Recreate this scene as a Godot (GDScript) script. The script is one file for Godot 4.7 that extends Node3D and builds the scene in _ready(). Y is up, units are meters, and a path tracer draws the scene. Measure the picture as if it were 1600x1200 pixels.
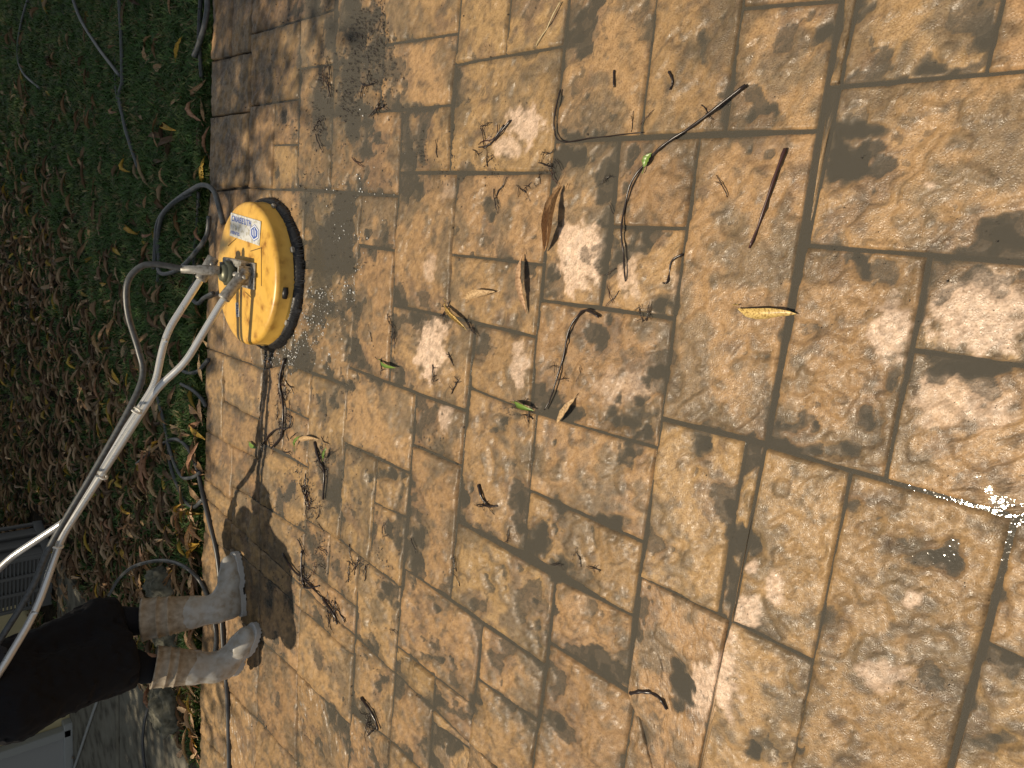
extends Node3D
# A stamped concrete patio being washed with a yellow rotary surface cleaner; the camera is held on its side.

const TILES = [[1.718, -3.514, 1.685, -3.315, 0.661, -3.306, 0.665, -3.514], [1.684, -3.313, 1.65, -3.105, 0.658, -3.107, 0.661, -3.303], [0.662, -3.514, 0.655, -3.107, 0.423, -3.104, 0.423, -3.518], [0.421, -3.518, 0.42, -3.104, 0.125, -3.103, 0.092, -3.517], [0.089, -3.518, 0.115, -3.103, -0.235, -3.106, -0.284, -3.524], [-0.286, -3.524, -0.26, -3.31, -0.638, -3.318, -0.644, -3.524], [-0.26, -3.307, -0.236, -2.923, -0.628, -2.907, -0.638, -3.316], [0.115, -3.1, 0.111, -2.879, -0.227, -2.859, -0.235, -3.103], [-0.646, -3.524, -0.641, -3.318, -1.056, -3.311, -1.059, -3.514], [-0.641, -3.316, -0.631, -2.907, -0.856, -2.922, -0.86, -3.311], [-0.862, -3.311, -0.858, -2.922, -1.031, -2.91, -1.056, -3.309], [-1.061, -3.514, -1.044, -3.179, -1.308, -3.185, -1.303, -3.52], [-1.044, -3.177, -1.033, -2.91, -1.226, -2.896, -1.238, -3.18], [-1.417, -3.185, -1.591, -3.184, -1.588, -3.524, -1.402, -3.521], [-1.305, -3.52, -1.311, -3.185, -1.415, -3.185, -1.399, -3.521], [-1.431, -2.882, -1.537, -2.874, -1.54, -3.177, -1.417, -3.178], [-1.24, -3.18, -1.229, -2.896, -1.428, -2.882, -1.415, -3.178], [-1.59, -3.524, -1.568, -3.185, -1.899, -3.189, -1.903, -3.52], [-1.542, -3.177, -1.54, -2.874, -1.857, -2.858, -1.859, -3.189], [-1.905, -3.52, -1.878, -3.19, -2.289, -3.191, -2.304, -3.52], [-1.861, -3.189, -1.859, -2.858, -2.264, -2.85, -2.289, -3.188], [-2.307, -3.52, -2.292, -3.191, -2.704, -3.192, -2.742, -3.521], [-2.291, -3.188, -2.267, -2.85, -3.33, -2.848, -2.705, -3.189], [-2.744, -3.521, -2.706, -3.192, -3.572, -3.201, -3.791, -3.527], [-2.71, -3.189, -3.335, -2.848, -3.348, -2.868, -3.571, -3.199], [-2.266, -2.847, -2.236, -2.465, -3.094, -2.49, -3.333, -2.846], [1.65, -3.103, 1.538, -2.429, 0.723, -2.453, 0.723, -3.097], [0.721, -3.097, 0.719, -2.694, 0.445, -2.685, 0.445, -3.097], [0.443, -3.097, 0.443, -2.876, 0.114, -2.873, 0.115, -3.094], [0.443, -2.874, 0.443, -2.685, 0.281, -2.676, 0.284, -2.878], [0.282, -2.878, 0.279, -2.676, 0.117, -2.667, 0.113, -2.876], [0.719, -2.691, 0.721, -2.453, 0.545, -2.44, 0.552, -2.672], [0.55, -2.672, 0.543, -2.439, 0.117, -2.415, 0.117, -2.659], [0.111, -2.876, 0.113, -2.611, -0.176, -2.59, -0.227, -2.856], [-0.229, -2.856, -0.174, -2.591, -0.56, -2.673, -0.628, -2.892], [1.538, -2.427, 1.488, -2.127, 0.371, -2.129, 0.374, -2.425], [1.488, -2.125, 1.425, -1.745, 0.558, -1.749, 0.571, -2.124], [0.569, -2.124, 0.556, -1.749, 0.367, -1.756, 0.37, -2.119], [0.372, -2.425, 0.365, -2.003, 0.108, -1.99, 0.116, -2.413], [0.365, -2, 0.365, -1.756, 0.182, -1.738, 0.179, -1.989], [0.176, -1.989, 0.175, -1.702, -0.233, -1.687, -0.237, -1.98], [0.113, -2.608, 0.105, -2.201, -0.141, -2.211, -0.171, -2.588], [0.105, -2.199, 0.104, -1.993, -0.063, -1.988, -0.059, -2.209], [-0.065, -2.209, -0.066, -1.988, -0.492, -1.975, -0.49, -2.228], [-0.174, -2.588, -0.144, -2.211, -0.556, -2.223, -0.559, -2.671], [-0.24, -1.979, -0.236, -1.57, -0.493, -1.573, -0.492, -1.969], [-0.055, -1.699, -0.051, -1.323, -0.235, -1.321, -0.231, -1.682], [-0.237, -1.564, -0.238, -1.323, -0.436, -1.313, -0.423, -1.559], [0.173, -1.699, 0.177, -1.325, -0.049, -1.323, -0.053, -1.699], [1.425, -1.743, 1.392, -1.542, 0.477, -1.538, 0.475, -1.745], [1.391, -1.539, 1.356, -1.329, 0.477, -1.33, 0.477, -1.535], [0.473, -1.745, 0.474, -1.33, 0.179, -1.325, 0.181, -1.736], [1.356, -1.327, 1.313, -1.068, 0.258, -1.063, 0.254, -1.325], [1.313, -1.066, 1.277, -0.85, 0.258, -0.852, 0.258, -1.059], [1.277, -0.847, 1.244, -0.646, 0.477, -0.656, 0.491, -0.848], [0.489, -0.848, 0.474, -0.656, 0.254, -0.657, 0.258, -0.85], [1.243, -0.644, 1.236, -0.599, 0.329, -0.631, 0.329, -0.65], [1.235, -0.596, 1.201, -0.386, 0.329, -0.4, 0.329, -0.629], [1.2, -0.383, 1.193, 0.11, 0.333, 0.132, 0.329, -0.398], [0.326, -0.65, 0.326, -0.631, 0.063, -0.641], [0.326, -0.629, 0.331, 0.132, 0.045, 0.188, 0.047, -0.639], [0.25, -0.905, 0.252, -0.657, -0.342, -0.656, -0.35, -0.904], [0.252, -1.325, 0.252, -1.123, -0.131, -1.12, -0.14, -1.314], [0.252, -1.12, 0.25, -0.907, 0.065, -0.91, 0.058, -1.108], [0.056, -1.108, 0.062, -0.91, -0.128, -0.91, -0.132, -1.117], [-0.142, -1.314, -0.131, -0.909, -0.421, -0.903, -0.435, -1.311], [-0.434, -1.285, -0.423, -0.903, -0.648, -0.907, -0.643, -1.281], [-0.356, -0.905, -0.35, -0.698, -0.732, -0.696, -0.732, -0.899], [-0.35, -0.696, -0.349, -0.656, -0.736, -0.669, -0.734, -0.693], [-0.38, -0.654, -0.737, -0.662, -0.736, -0.667], [0.045, -0.64, 0.044, -0.429, -0.347, -0.426, -0.348, -0.651], [0.044, -0.426, 0.042, 0.189, -0.108, 0.219, -0.113, -0.424], [-0.116, -0.424, -0.105, 0.214, -0.346, -0.229, -0.347, -0.424], [-0.105, 0.218, -0.367, 0.27, -0.346, -0.224], [-0.35, -0.651, -0.351, -0.486, -0.732, -0.486, -0.733, -0.661], [-1.55, -0.248, -1.585, -0.248, -1.752, -0.497, -1.539, -0.495], [-0.351, -0.484, -0.349, -0.23, -1.547, -0.248, -1.536, -0.495], [-0.349, -0.227, -0.374, 0.271, -0.596, 0.315, -0.563, -0.226], [-1.557, -0.079, -1.584, -0.246, -1.55, -0.245], [-0.565, -0.226, -0.6, 0.316, -1.489, 0.344, -1.556, -0.067, -1.548, -0.245], [-0.734, -0.899, -0.734, -0.669, -1.377, -0.692, -1.024, -0.891], [-1.539, -0.487, -1.742, -0.487, -1.534, -0.604], [-0.734, -0.667, -0.735, -0.486, -1.537, -0.487, -1.531, -0.606, -1.381, -0.69], [-0.647, -1.281, -0.651, -0.907, -0.835, -0.907, -0.82, -1.28], [-0.426, -1.559, -0.435, -1.29, -0.823, -1.282, -0.834, -1.567], [-0.836, -1.567, -0.846, -1.161, -1.095, -1.159, -1.087, -1.568], [-0.846, -1.158, -0.837, -0.909, -1.022, -0.892, -1.027, -1.152], [-1.521, -0.878, -2.014, -0.885, -2.206, -1.17, -1.509, -1.16], [-1.03, -1.152, -1.03, -0.87, -1.519, -0.878, -1.506, -1.16], [-1.53, -0.698, -1.897, -0.711, -2.012, -0.883, -1.521, -0.875], [-1.033, -0.868, -1.359, -0.692, -1.527, -0.698, -1.519, -0.875], [-1.534, -0.597, -1.744, -0.484, -1.781, -0.539, -1.895, -0.709, -1.53, -0.695], [-1.363, -0.689, -1.532, -0.598, -1.527, -0.695], [-1.09, -1.81, -1.099, -1.416, -1.372, -1.425, -1.371, -1.821], [-1.101, -1.413, -1.099, -1.159, -1.265, -1.163, -1.272, -1.413], [-1.508, -1.165, -2.202, -1.173, -1.584, -1.425, -1.497, -1.423], [-1.278, -1.418, -1.269, -1.163, -1.506, -1.165, -1.494, -1.423], [-1.488, -1.61, -1.735, -1.604, -1.732, -1.822, -1.479, -1.821], [-1.376, -1.821, -1.377, -1.612, -1.486, -1.61, -1.476, -1.821], [-1.497, -1.416, -1.513, -1.415, -1.531, -1.603, -1.489, -1.605], [-1.377, -1.61, -1.369, -1.42, -1.495, -1.416, -1.486, -1.605], [-1.534, -1.603, -1.516, -1.415, -2.382, -1.444, -1.736, -1.602], [-1.734, -1.822, -1.738, -1.604, -2.514, -1.629, -2.655, -1.838], [-0.494, -2.228, -0.498, -1.823, -0.76, -1.823, -0.765, -2.226], [-0.498, -1.821, -0.497, -1.572, -0.66, -1.571, -0.661, -1.811], [-0.667, -1.814, -0.663, -1.574, -1.085, -1.571, -1.089, -1.813], [-0.768, -2.226, -0.768, -2.013, -1.153, -2.019, -1.14, -2.224], [-0.768, -2.011, -0.763, -1.823, -0.913, -1.826, -0.924, -2.013], [-0.926, -2.014, -0.915, -1.826, -1.159, -1.826, -1.153, -2.017], [-1.479, -1.825, -1.732, -1.824, -1.766, -2.068, -1.467, -2.074], [-1.152, -2.081, -1.164, -1.826, -1.476, -1.825, -1.465, -2.074], [-1.142, -2.29, -1.152, -2.083, -1.351, -2.088, -1.35, -2.294], [-0.63, -2.905, -0.564, -2.685, -0.938, -2.705, -0.954, -2.913], [-0.564, -2.682, -0.567, -2.489, -0.747, -2.493, -0.748, -2.7], [-0.75, -2.7, -0.749, -2.493, -0.939, -2.486, -0.938, -2.702], [-0.567, -2.487, -0.559, -2.228, -1.143, -2.226, -1.155, -2.485], [-0.957, -2.913, -0.942, -2.486, -1.209, -2.488, -1.226, -2.894], [-1.157, -2.485, -1.145, -2.293, -1.35, -2.297, -1.345, -2.495], [-1.448, -2.49, -1.544, -2.491, -1.537, -2.872, -1.431, -2.879], [-1.229, -2.893, -1.212, -2.488, -1.446, -2.49, -1.429, -2.879], [-1.467, -2.086, -1.542, -2.085, -1.544, -2.489, -1.448, -2.492], [-1.347, -2.495, -1.353, -2.088, -1.464, -2.086, -1.446, -2.492], [-1.546, -2.489, -1.544, -2.085, -1.83, -2.078, -1.834, -2.491], [-1.54, -2.871, -1.546, -2.491, -1.832, -2.488, -1.857, -2.856], [-1.859, -2.855, -1.834, -2.488, -2.233, -2.465, -2.264, -2.847], [-1.837, -2.491, -1.832, -2.078, -2.811, -2.077, -2.069, -2.477], [-2.07, -2.477, -2.062, -2.077, -2.836, -2.108, -3.092, -2.488], [-1.776, -2.072, -1.737, -1.824, -2.646, -1.833, -2.061, -2.075]]
const PUDDLES = [[0.2, -1.235, 0, 0.037, -0.033, 0.005, 6], [0.185, -0.981, 0, 0.023, -0.021, 0.004, 3], [0.435, -0.951, -0.005, 0.041, -0.038, 0.006, 4], [0.195, -0.59, 0, 0.036, -0.029, 0.005, 6], [0.017, -0.496, 0.004, 0.047, -0.03, 0.006, 6], [0.251, -0.578, -0.002, 0.045, -0.013, 0.002, 5], [0.078, -0.8, 0.002, 0.04, -0.028, 0.005, 4], [0.413, -0.67, -0.004, 0.036, -0.024, 0.004, 4], [0.002, -1.048, 0.004, 0.047, -0.037, 0.006, 4], [-0.095, -0.944, 0.005, 0.042, -0.022, 0.004, 3], [0.346, -0.477, -0.003, 0.033, -0.018, 0.003, 5], [-0.174, -0.699, 0.005, 0.03, -0.011, 0.002, 5], [-0.097, -0.578, 0.005, 0.035, -0.019, 0.003, 3], [-0.209, -0.592, 0.005, 0.024, -0.031, 0.006, 4], [-0.284, -0.619, 0.009, 0.038, -0.025, 0.004, 4], [-0.373, -0.978, 0.016, 0.064, -0.047, 0.008, 6], [-0.387, -1.103, 0.029, 0.119, -0.019, 0.003, 5], [-0.3, -0.78, 0.008, 0.035, -0.016, 0.003, 4], [-0.489, -1.007, 0.011, 0.037, -0.033, 0.005, 5], [-0.395, -0.811, 0.009, 0.031, -0.041, 0.007, 5], [-0.549, -0.655, 0.021, 0.054, -0.024, 0.004, 6], [-0.556, -0.551, 0.022, 0.055, -0.032, 0.006, 4], [-0.644, -0.484, 0.019, 0.041, -0.024, 0.004, 4], [-0.44, -0.422, 0.007, 0.019, -0.018, 0.003, 6], [-0.439, -0.363, 0.013, 0.035, -0.024, 0.005, 5], [-0.46, -0.344, 0.011, 0.029, -0.02, 0.004, 5], [-0.638, -1.003, 0.018, 0.049, -0.019, 0.003, 6], [-0.766, -1.24, 0.017, 0.046, -0.052, 0.008, 5], [-0.506, -1.424, 0.008, 0.031, -0.021, 0.003, 5], [0.11, -1.563, 0.001, 0.048, -0.043, 0.006, 3], [-0.001, -1.609, 0.004, 0.061, -0.039, 0.005, 3], [0.065, -1.404, 0.001, 0.029, -0.055, 0.008, 3], [0.098, -1.874, 0.001, 0.046, -0.049, 0.006, 3], [0.354, -2.251, -0.006, 0.122, -0.082, 0.009, 4], [0.439, -2.45, -0.007, 0.099, -0.237, 0.023, 3], [0.004, -2.319, 0.005, 0.104, -0.175, 0.018, 5], [-0.212, -2.457, 0.014, 0.133, -0.163, 0.015, 5], [-0.513, -2.528, 0.046, 0.252, -0.079, 0.007, 6], [0.608, -2.278, -0.014, 0.113, -0.121, 0.013, 4], [0.45, -2.064, -0.007, 0.086, -0.115, 0.013, 3], [0.375, -1.925, -0.008, 0.133, -0.015, 0.002, 5], [0.568, -1.981, -0.02, 0.17, -0.015, 0.002, 5], [-0.614, -1.672, 0.012, 0.043, -0.051, 0.007, 3], [-1.018, -1.755, 0.019, 0.047, -0.084, 0.01, 5], [-0.81, -1.964, 0.039, 0.128, -0.022, 0.002, 5], [-0.554, -2.218, 0.014, 0.068, -0.027, 0.003, 6], [-0.675, -2.356, 0.018, 0.074, -0.086, 0.008, 4], [-0.878, -1.027, 0.02, 0.043, -0.042, 0.007, 4], [-0.818, -1.152, 0.014, 0.035, -0.034, 0.005, 5], [-1.284, -1.942, 0.042, 0.092, -0.069, 0.008, 4], [-1.378, -1.417, 0.019, 0.033, -0.04, 0.005, 4], [-0.938, -0.753, 0.012, 0.022, -0.067, 0.011, 5], [-0.956, -0.548, 0.035, 0.056, -0.037, 0.007, 6], [-0.428, -0.302, 0.004, 0.011, -0.036, 0.007, 5], [-0.48, -0.225, 0.011, 0.025, -0.012, 0.002, 4], [-0.708, -0.172, 0.02, 0.032, -0.019, 0.004, 5], [-0.319, -0.513, 0.016, 0.056, -0.016, 0.003, 5], [-0.124, -0.312, 0.012, 0.061, -0.01, 0.002, 6], [-0.177, -0.439, 0.004, 0.018, -0.028, 0.005, 4], [-0.411, -0.473, 0.005, 0.015, -0.014, 0.003, 5], [-0.035, -0.465, 0.003, 0.027, -0.019, 0.004, 5], [-1.029, -1.586, 0.023, 0.054, -0.048, 0.006, 3], [-0.937, -1.392, 0.022, 0.052, -0.056, 0.008, 3], [-1.051, -1.218, 0.018, 0.037, -0.053, 0.008, 3], [-1.46, -1.631, 0.029, 0.051, -0.047, 0.006, 3], [-1.028, -2.284, 0.022, 0.064, -0.064, 0.006, 3], [-1.408, -1.937, 0.031, 0.062, -0.047, 0.005, 3], [-1.763, -2.025, 0.044, 0.075, -0.055, 0.006, 3], [-1.611, -2.778, 0.027, 0.061, -0.088, 0.007, 2], [0.235, -1.941, -0.001, 0.068, -0.03, 0.004, 3], [-1.349, -1.679, 0.068, 0.132, -0.017, 0.002, 5], [-0.918, -1.394, 0.017, 0.042, -0.022, 0.003, 4], [-0.955, -1.871, 0.026, 0.072, -0.035, 0.004, 3], [-0.761, -1.56, 0.012, 0.035, -0.042, 0.006, 3], [-0.645, -1.16, 0.017, 0.051, -0.023, 0.003, 3]]
const PALE = [[0.297, -1.433, -0.003, 0.062, -0.041, 0.006, 1], [0.24, -1.503, -0.001, 0.056, -0.03, 0.004, 0.8], [-0.018, -1.201, 0.005, 0.062, -0.079, 0.012, 1], [-0.041, -1.041, 0.003, 0.033, -0.049, 0.008, 0.7], [-0.342, -1.754, 0.012, 0.07, -0.074, 0.009, 1], [-0.322, -1.368, 0.006, 0.031, -0.058, 0.008, 0.9], [-0.54, -1.659, 0.007, 0.03, -0.039, 0.005, 0.9], [-0.085, -0.464, 0.005, 0.031, -0.048, 0.009, 1], [-0.04, -0.338, 0.008, 0.062, -0.052, 0.01, 1], [-0.188, -0.361, 0.011, 0.047, -0.042, 0.008, 0.6], [-0.19, -0.3, 0.008, 0.035, -0.03, 0.006, 0.5], [-0.864, -0.66, 0.017, 0.031, -0.078, 0.013, 1], [-0.913, -0.707, 0.015, 0.027, -0.057, 0.01, 0.8], [-0.603, -0.638, 0.006, 0.013, -0.013, 0.002, 1], [-0.624, -0.583, 0.008, 0.018, -0.033, 0.006, 0.9], [-0.697, -0.636, 0.012, 0.027, -0.027, 0.005, 0.9], [-0.536, -0.34, 0.009, 0.021, -0.018, 0.003, 1], [-0.696, -0.375, 0.019, 0.035, -0.03, 0.006, 0.8], [-0.307, -1.026, 0.016, 0.074, -0.039, 0.006, 0.45], [-0.104, -1.794, 0.003, 0.032, -0.038, 0.005, 0.6], [-0.049, -0.909, 0.002, 0.019, -0.027, 0.005, 0.3], [0.158, -0.446, 0, 0.008, -0.006, 0.001, 0.9], [0.124, -1.736, 0.001, 0.03, -0.022, 0.003, 0.3]]
const HOSES = [{"p": [[1.5939, 0.0, -7.0231], [1.427, 0.0, -7.4451], [1.2424, 0.0, -7.7297], [1.0901, 0.0, -7.7273], [0.9494, 0.0, -7.4647], [0.8111, 0.0, -6.9635]], "r": 0.012, "m": 0}, {"p": [[1.3805, 0.02, -5.922], [1.1358, 0.02, -5.6634], [0.9322, 0.02, -5.3028], [0.7997, 0.02, -5.0109], [0.7122, 0.02, -4.8252]], "r": 0.012, "m": 0}, {"p": [[1.2205, 0.012, -4.8565], [0.9826, 0.012, -4.8371], [0.757, 0.012, -4.805], [0.6767, 0.012, -4.7943], [0.6055, 0.012, -4.8686], [0.4773, 0.012, -4.7854], [0.3431, 0.012, -4.6683], [0.202, 0.012, -4.5319]], "r": 0.013, "m": 0}, {"p": [[0.9319, 0.0, -4.9555], [0.7591, 0.0, -4.9846], [0.6127, 0.0, -4.9373], [0.4627, 0.0, -4.8043]], "r": 0.011, "m": 0}, {"p": [[0.993, 0.03, -3.5547], [0.8807, 0.03, -3.5058], [0.8001, 0.03, -3.5317], [0.7466, 0.03, -3.5973], [0.6903, 0.03, -3.6573]], "r": 0.014, "m": 0}, {"p": [[1.0132, 0.01, -3.639], [0.852, 0.01, -3.6401], [0.7155, 0.01, -3.6424], [0.6027, 0.01, -3.6223]], "r": 0.012, "m": 1}, {"p": [[-0.0457, 0.05, -3.2316], [0.029, 0.05, -3.2775], [0.0938, 0.04, -3.3779], [0.1175, 0.04, -3.4911], [0.093, 0.03, -3.6599], [0.033, 0.03, -3.8991], [-0.0294, 0.03, -4.0565], [-0.1061, 0.02, -4.1751], [-0.2095, 0.02, -4.2146], [-0.3298, 0.02, -4.2237]], "r": 0.014, "m": 0}, {"p": [[0.0795, 0.01, -3.7148], [0.0228, 0.05, -3.8577], [-0.046, 0.05, -4.0234], [-0.1562, 0.01, -4.1856], [-0.2906, 0.01, -4.1737], [-0.3962, 0.01, -4.2029]], "r": 0.013, "m": 0}, {"p": [[0.0879, 0.0, -3.6442], [-0.0173, 0.0, -3.6644], [-0.1241, 0.0, -3.6767], [-0.2327, 0.0, -3.6893], [-0.3405, 0.0, -3.6769]], "r": 0.012, "m": 1}, {"p": [[-0.0198, 0.04, -3.417], [-0.1075, 0.04, -3.4509], [-0.1851, 0.04, -3.5573], [-0.2501, 0.04, -3.6871], [-0.3099, 0.04, -3.8614], [-0.3383, 0.04, -4.0207], [-0.3192, 0.04, -4.0997]], "r": 0.013, "m": 0}, {"p": [[-0.293, 0.03, -3.5004], [-0.3628, 0.03, -3.6438], [-0.4081, 0.03, -3.659], [-0.4349, 0.03, -3.5749], [-0.4007, 0.03, -3.4958], [-0.3624, 0.03, -3.3744]], "r": 0.012, "m": 0}, {"p": [[-0.7407, 0.01, -3.7737], [-0.7924, 0.01, -3.8355], [-0.8099, 0.01, -3.7536], [-0.7763, 0.01, -3.6161], [-0.6919, 0.01, -3.4725]], "r": 0.012, "m": 0}, {"p": [[-0.8866, 0.01, -3.8328], [-0.8811, 0.01, -3.6808], [-0.8979, 0.01, -3.5778], [-0.926, 0.01, -3.5023]], "r": 0.012, "m": 0}, {"p": [[-1.0331, 0.01, -4.1846], [-1.1385, 0.01, -4.0895], [-1.2496, 0.01, -4.0265], [-1.3471, 0.01, -3.9844], [-1.436, 0.01, -3.8937], [-1.5033, 0.01, -3.7683], [-1.4897, 0.01, -3.6237], [-1.4116, 0.01, -3.5147]], "r": 0.012, "m": 0}, {"p": [[-1.5281, 0.012, -4.5377], [-1.3592, 0.012, -4.2499], [-1.2209, 0.012, -3.9614], [-1.1875, 0.012, -3.7722], [-1.2386, 0.012, -3.6362], [-1.3649, 0.012, -3.5282], [-1.4948, 0.012, -3.4147], [-1.6276, 0.014, -3.3228], [-1.8193, 0.014, -3.258], [-2.0676, 0.014, -3.2059], [-2.3515, 0.014, -3.1516], [-2.7875, 0.014, -3.1039]], "r": 0.0135, "m": 1}, {"p": [[-1.2403, 0.02, -3.9965], [-1.3378, 0.02, -3.8958], [-1.3714, 0.02, -3.7716], [-1.3333, 0.02, -3.6371], [-1.2751, 0.02, -3.5357]], "r": 0.011, "m": 0}, {"p": [[-2.5712, 0.06, -4.9842], [-2.3628, 0.06, -4.7656], [-2.1544, 0.06, -4.4628], [-1.9757, 0.06, -4.1131], [-1.8589, 0.06, -3.8238], [-1.7961, 0.06, -3.5808], [-1.8522, 0.02, -3.5126], [-1.9339, 0.018, -3.3624], [-2.026, 0.016, -3.298], [-2.1224, 0.014, -3.3146], [-2.2517, 0.014, -3.358]], "r": 0.012, "m": 0}, {"p": [[-5.0957, 0.016, -6.4939], [-4.3417, 0.016, -5.9569], [-3.8472, 0.016, -5.6121], [-3.5515, 0.016, -5.4257], [-3.2924, 0.016, -5.3329]], "r": 0.012, "m": 2}, {"p": [[-2.6695, 0.016, -3.9806], [-2.8815, 0.016, -4.1882], [-3.095, 0.016, -4.3531], [-3.2896, 0.016, -4.4273], [-3.4358, 0.016, -4.4019], [-3.6041, 0.016, -4.3386]], "r": 0.011, "m": 1}]
const STICKS = [{"p": [[0.3441, 0.004, -0.8155], [0.286, 0.004, -0.8999], [0.2414, 0.004, -0.9796], [0.2021, 0.004, -1.029], [0.1468, 0.004, -1.0681], [0.0642, 0.004, -1.0769], [-0.007, 0.004, -1.0618], [-0.0636, 0.004, -1.0453]], "r": 0.0033, "m": 0, "l": "long curved dark stick with a green leaf at its middle"}, {"p": [[0.2223, 0.004, -0.7115], [0.1274, 0.004, -0.73], [0.0329, 0.004, -0.7516]], "r": 0.0036, "m": 1, "l": "straight reddish brown stick near the saw cut"}, {"p": [[-0.1542, 0.004, -1.1136], [-0.145, 0.004, -1.1596], [-0.1897, 0.004, -1.1969], [-0.2728, 0.004, -1.2125], [-0.3626, 0.004, -1.2325], [-0.4148, 0.004, -1.2545]], "r": 0.0034, "m": 0, "l": "hooked dark stick above the tan leaf"}, {"p": [[0.3738, 0.004, -1.3186], [0.2996, 0.004, -1.327], [0.2629, 0.004, -1.315], [0.2498, 0.004, -1.2807], [0.2562, 0.004, -1.1994], [0.2605, 0.004, -1.1138], [0.2638, 0.004, -1.0513]], "r": 0.0021, "m": 0, "l": "dark bent stick lodged along the joint"}, {"p": [[0.0096, 0.004, -0.9051], [-0.0101, 0.004, -0.9296], [-0.0517, 0.004, -0.9327], [-0.0559, 0.004, -0.9455]], "r": 0.0026, "m": 0, "l": "small hooked twig on the grey puddle"}, {"p": [[0.577, 0.004, -1.3492], [0.5385, 0.004, -1.3736], [0.5038, 0.004, -1.4016], [0.4849, 0.004, -1.4192]], "r": 0.0018, "m": 2, "l": "pale straw near the upper edge of the paving"}, {"p": [[0.3104, 0.004, -1.489], [0.2731, 0.004, -1.5289], [0.2479, 0.004, -1.5723], [0.2454, 0.004, -1.6095]], "r": 0.003, "m": 0, "l": "thin twig of the dark tangle on the pale patch"}, {"p": [[0.3002, 0.004, -1.5124], [0.2606, 0.004, -1.5478], [0.2415, 0.004, -1.5847]], "r": 0.0026, "m": 0, "l": "second twig of the dark tangle on the pale patch"}, {"p": [[0.4028, 0.004, -1.155], [0.365, 0.004, -1.1471]], "r": 0.0028, "m": 0, "l": "short straight dark twig on the ochre slab"}, {"p": [[0.3862, 0.004, -1.0035], [0.3682, 0.004, -0.9891], [0.348, 0.004, -0.9939]], "r": 0.0028, "m": 0, "l": "short curved dark twig beside the long stick"}, {"p": [[-0.5455, 0.004, -2.7044], [-0.6571, 0.004, -2.7349], [-0.7547, 0.004, -2.693], [-0.8661, 0.004, -2.7068], [-0.9435, 0.004, -2.7889]], "r": 0.006, "m": 0, "l": "dark wet plant stem beside the machine's wash water"}, {"p": [[-0.9545, 0.004, -2.88], [-0.8595, 0.004, -2.7655], [-0.8172, 0.004, -2.6431], [-0.765, 0.004, -2.6254]], "r": 0.004, "m": 0, "l": "dark twig crossing the handle's shadow"}, {"p": [[-1.2888, 0.004, -2.4937], [-1.3933, 0.004, -2.4791], [-1.4304, 0.004, -2.4491], [-1.3751, 0.004, -2.3404]], "r": 0.005, "m": 0, "l": "dark plant stem near the boot shadow"}, {"p": [[-1.3663, 0.004, -2.6552], [-1.3987, 0.004, -2.5388], [-1.3994, 0.004, -2.4412], [-1.4161, 0.004, -2.3115]], "r": 0.005, "m": 0, "l": "long thin dark stem beside the person's shadow"}, {"p": [[-1.4161, 0.004, -2.3115], [-1.4354, 0.004, -2.2364], [-1.4688, 0.004, -2.1951]], "r": 0.006, "m": 0, "l": "dark root end beyond the thin stem"}, {"p": [[-1.6714, 0.004, -2.0066], [-1.6853, 0.004, -1.9409], [-1.7295, 0.004, -1.8861]], "r": 0.006, "m": 0, "l": "dark curved twig on the lower left paving"}, {"p": [[-1.0213, 0.004, -0.8804], [-0.9973, 0.004, -0.8466], [-0.986, 0.004, -0.8029], [-1.0047, 0.004, -0.7786]], "r": 0.005, "m": 0, "l": "dark crescent of wet bark by the joint"}, {"p": [[-0.6903, 0.004, -1.4824], [-0.7231, 0.004, -1.4582], [-0.7371, 0.004, -1.4312], [-0.7247, 0.004, -1.3948]], "r": 0.0045, "m": 0, "l": "small dark sprig on the plain ochre slab"}, {"p": [[-0.8192, 0.004, -2.4323], [-0.8826, 0.004, -2.3867], [-0.9206, 0.004, -2.3442], [-1.0239, 0.004, -2.3489]], "r": 0.006, "m": 0, "l": "dark wet plant strand below the machine"}]
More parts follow.
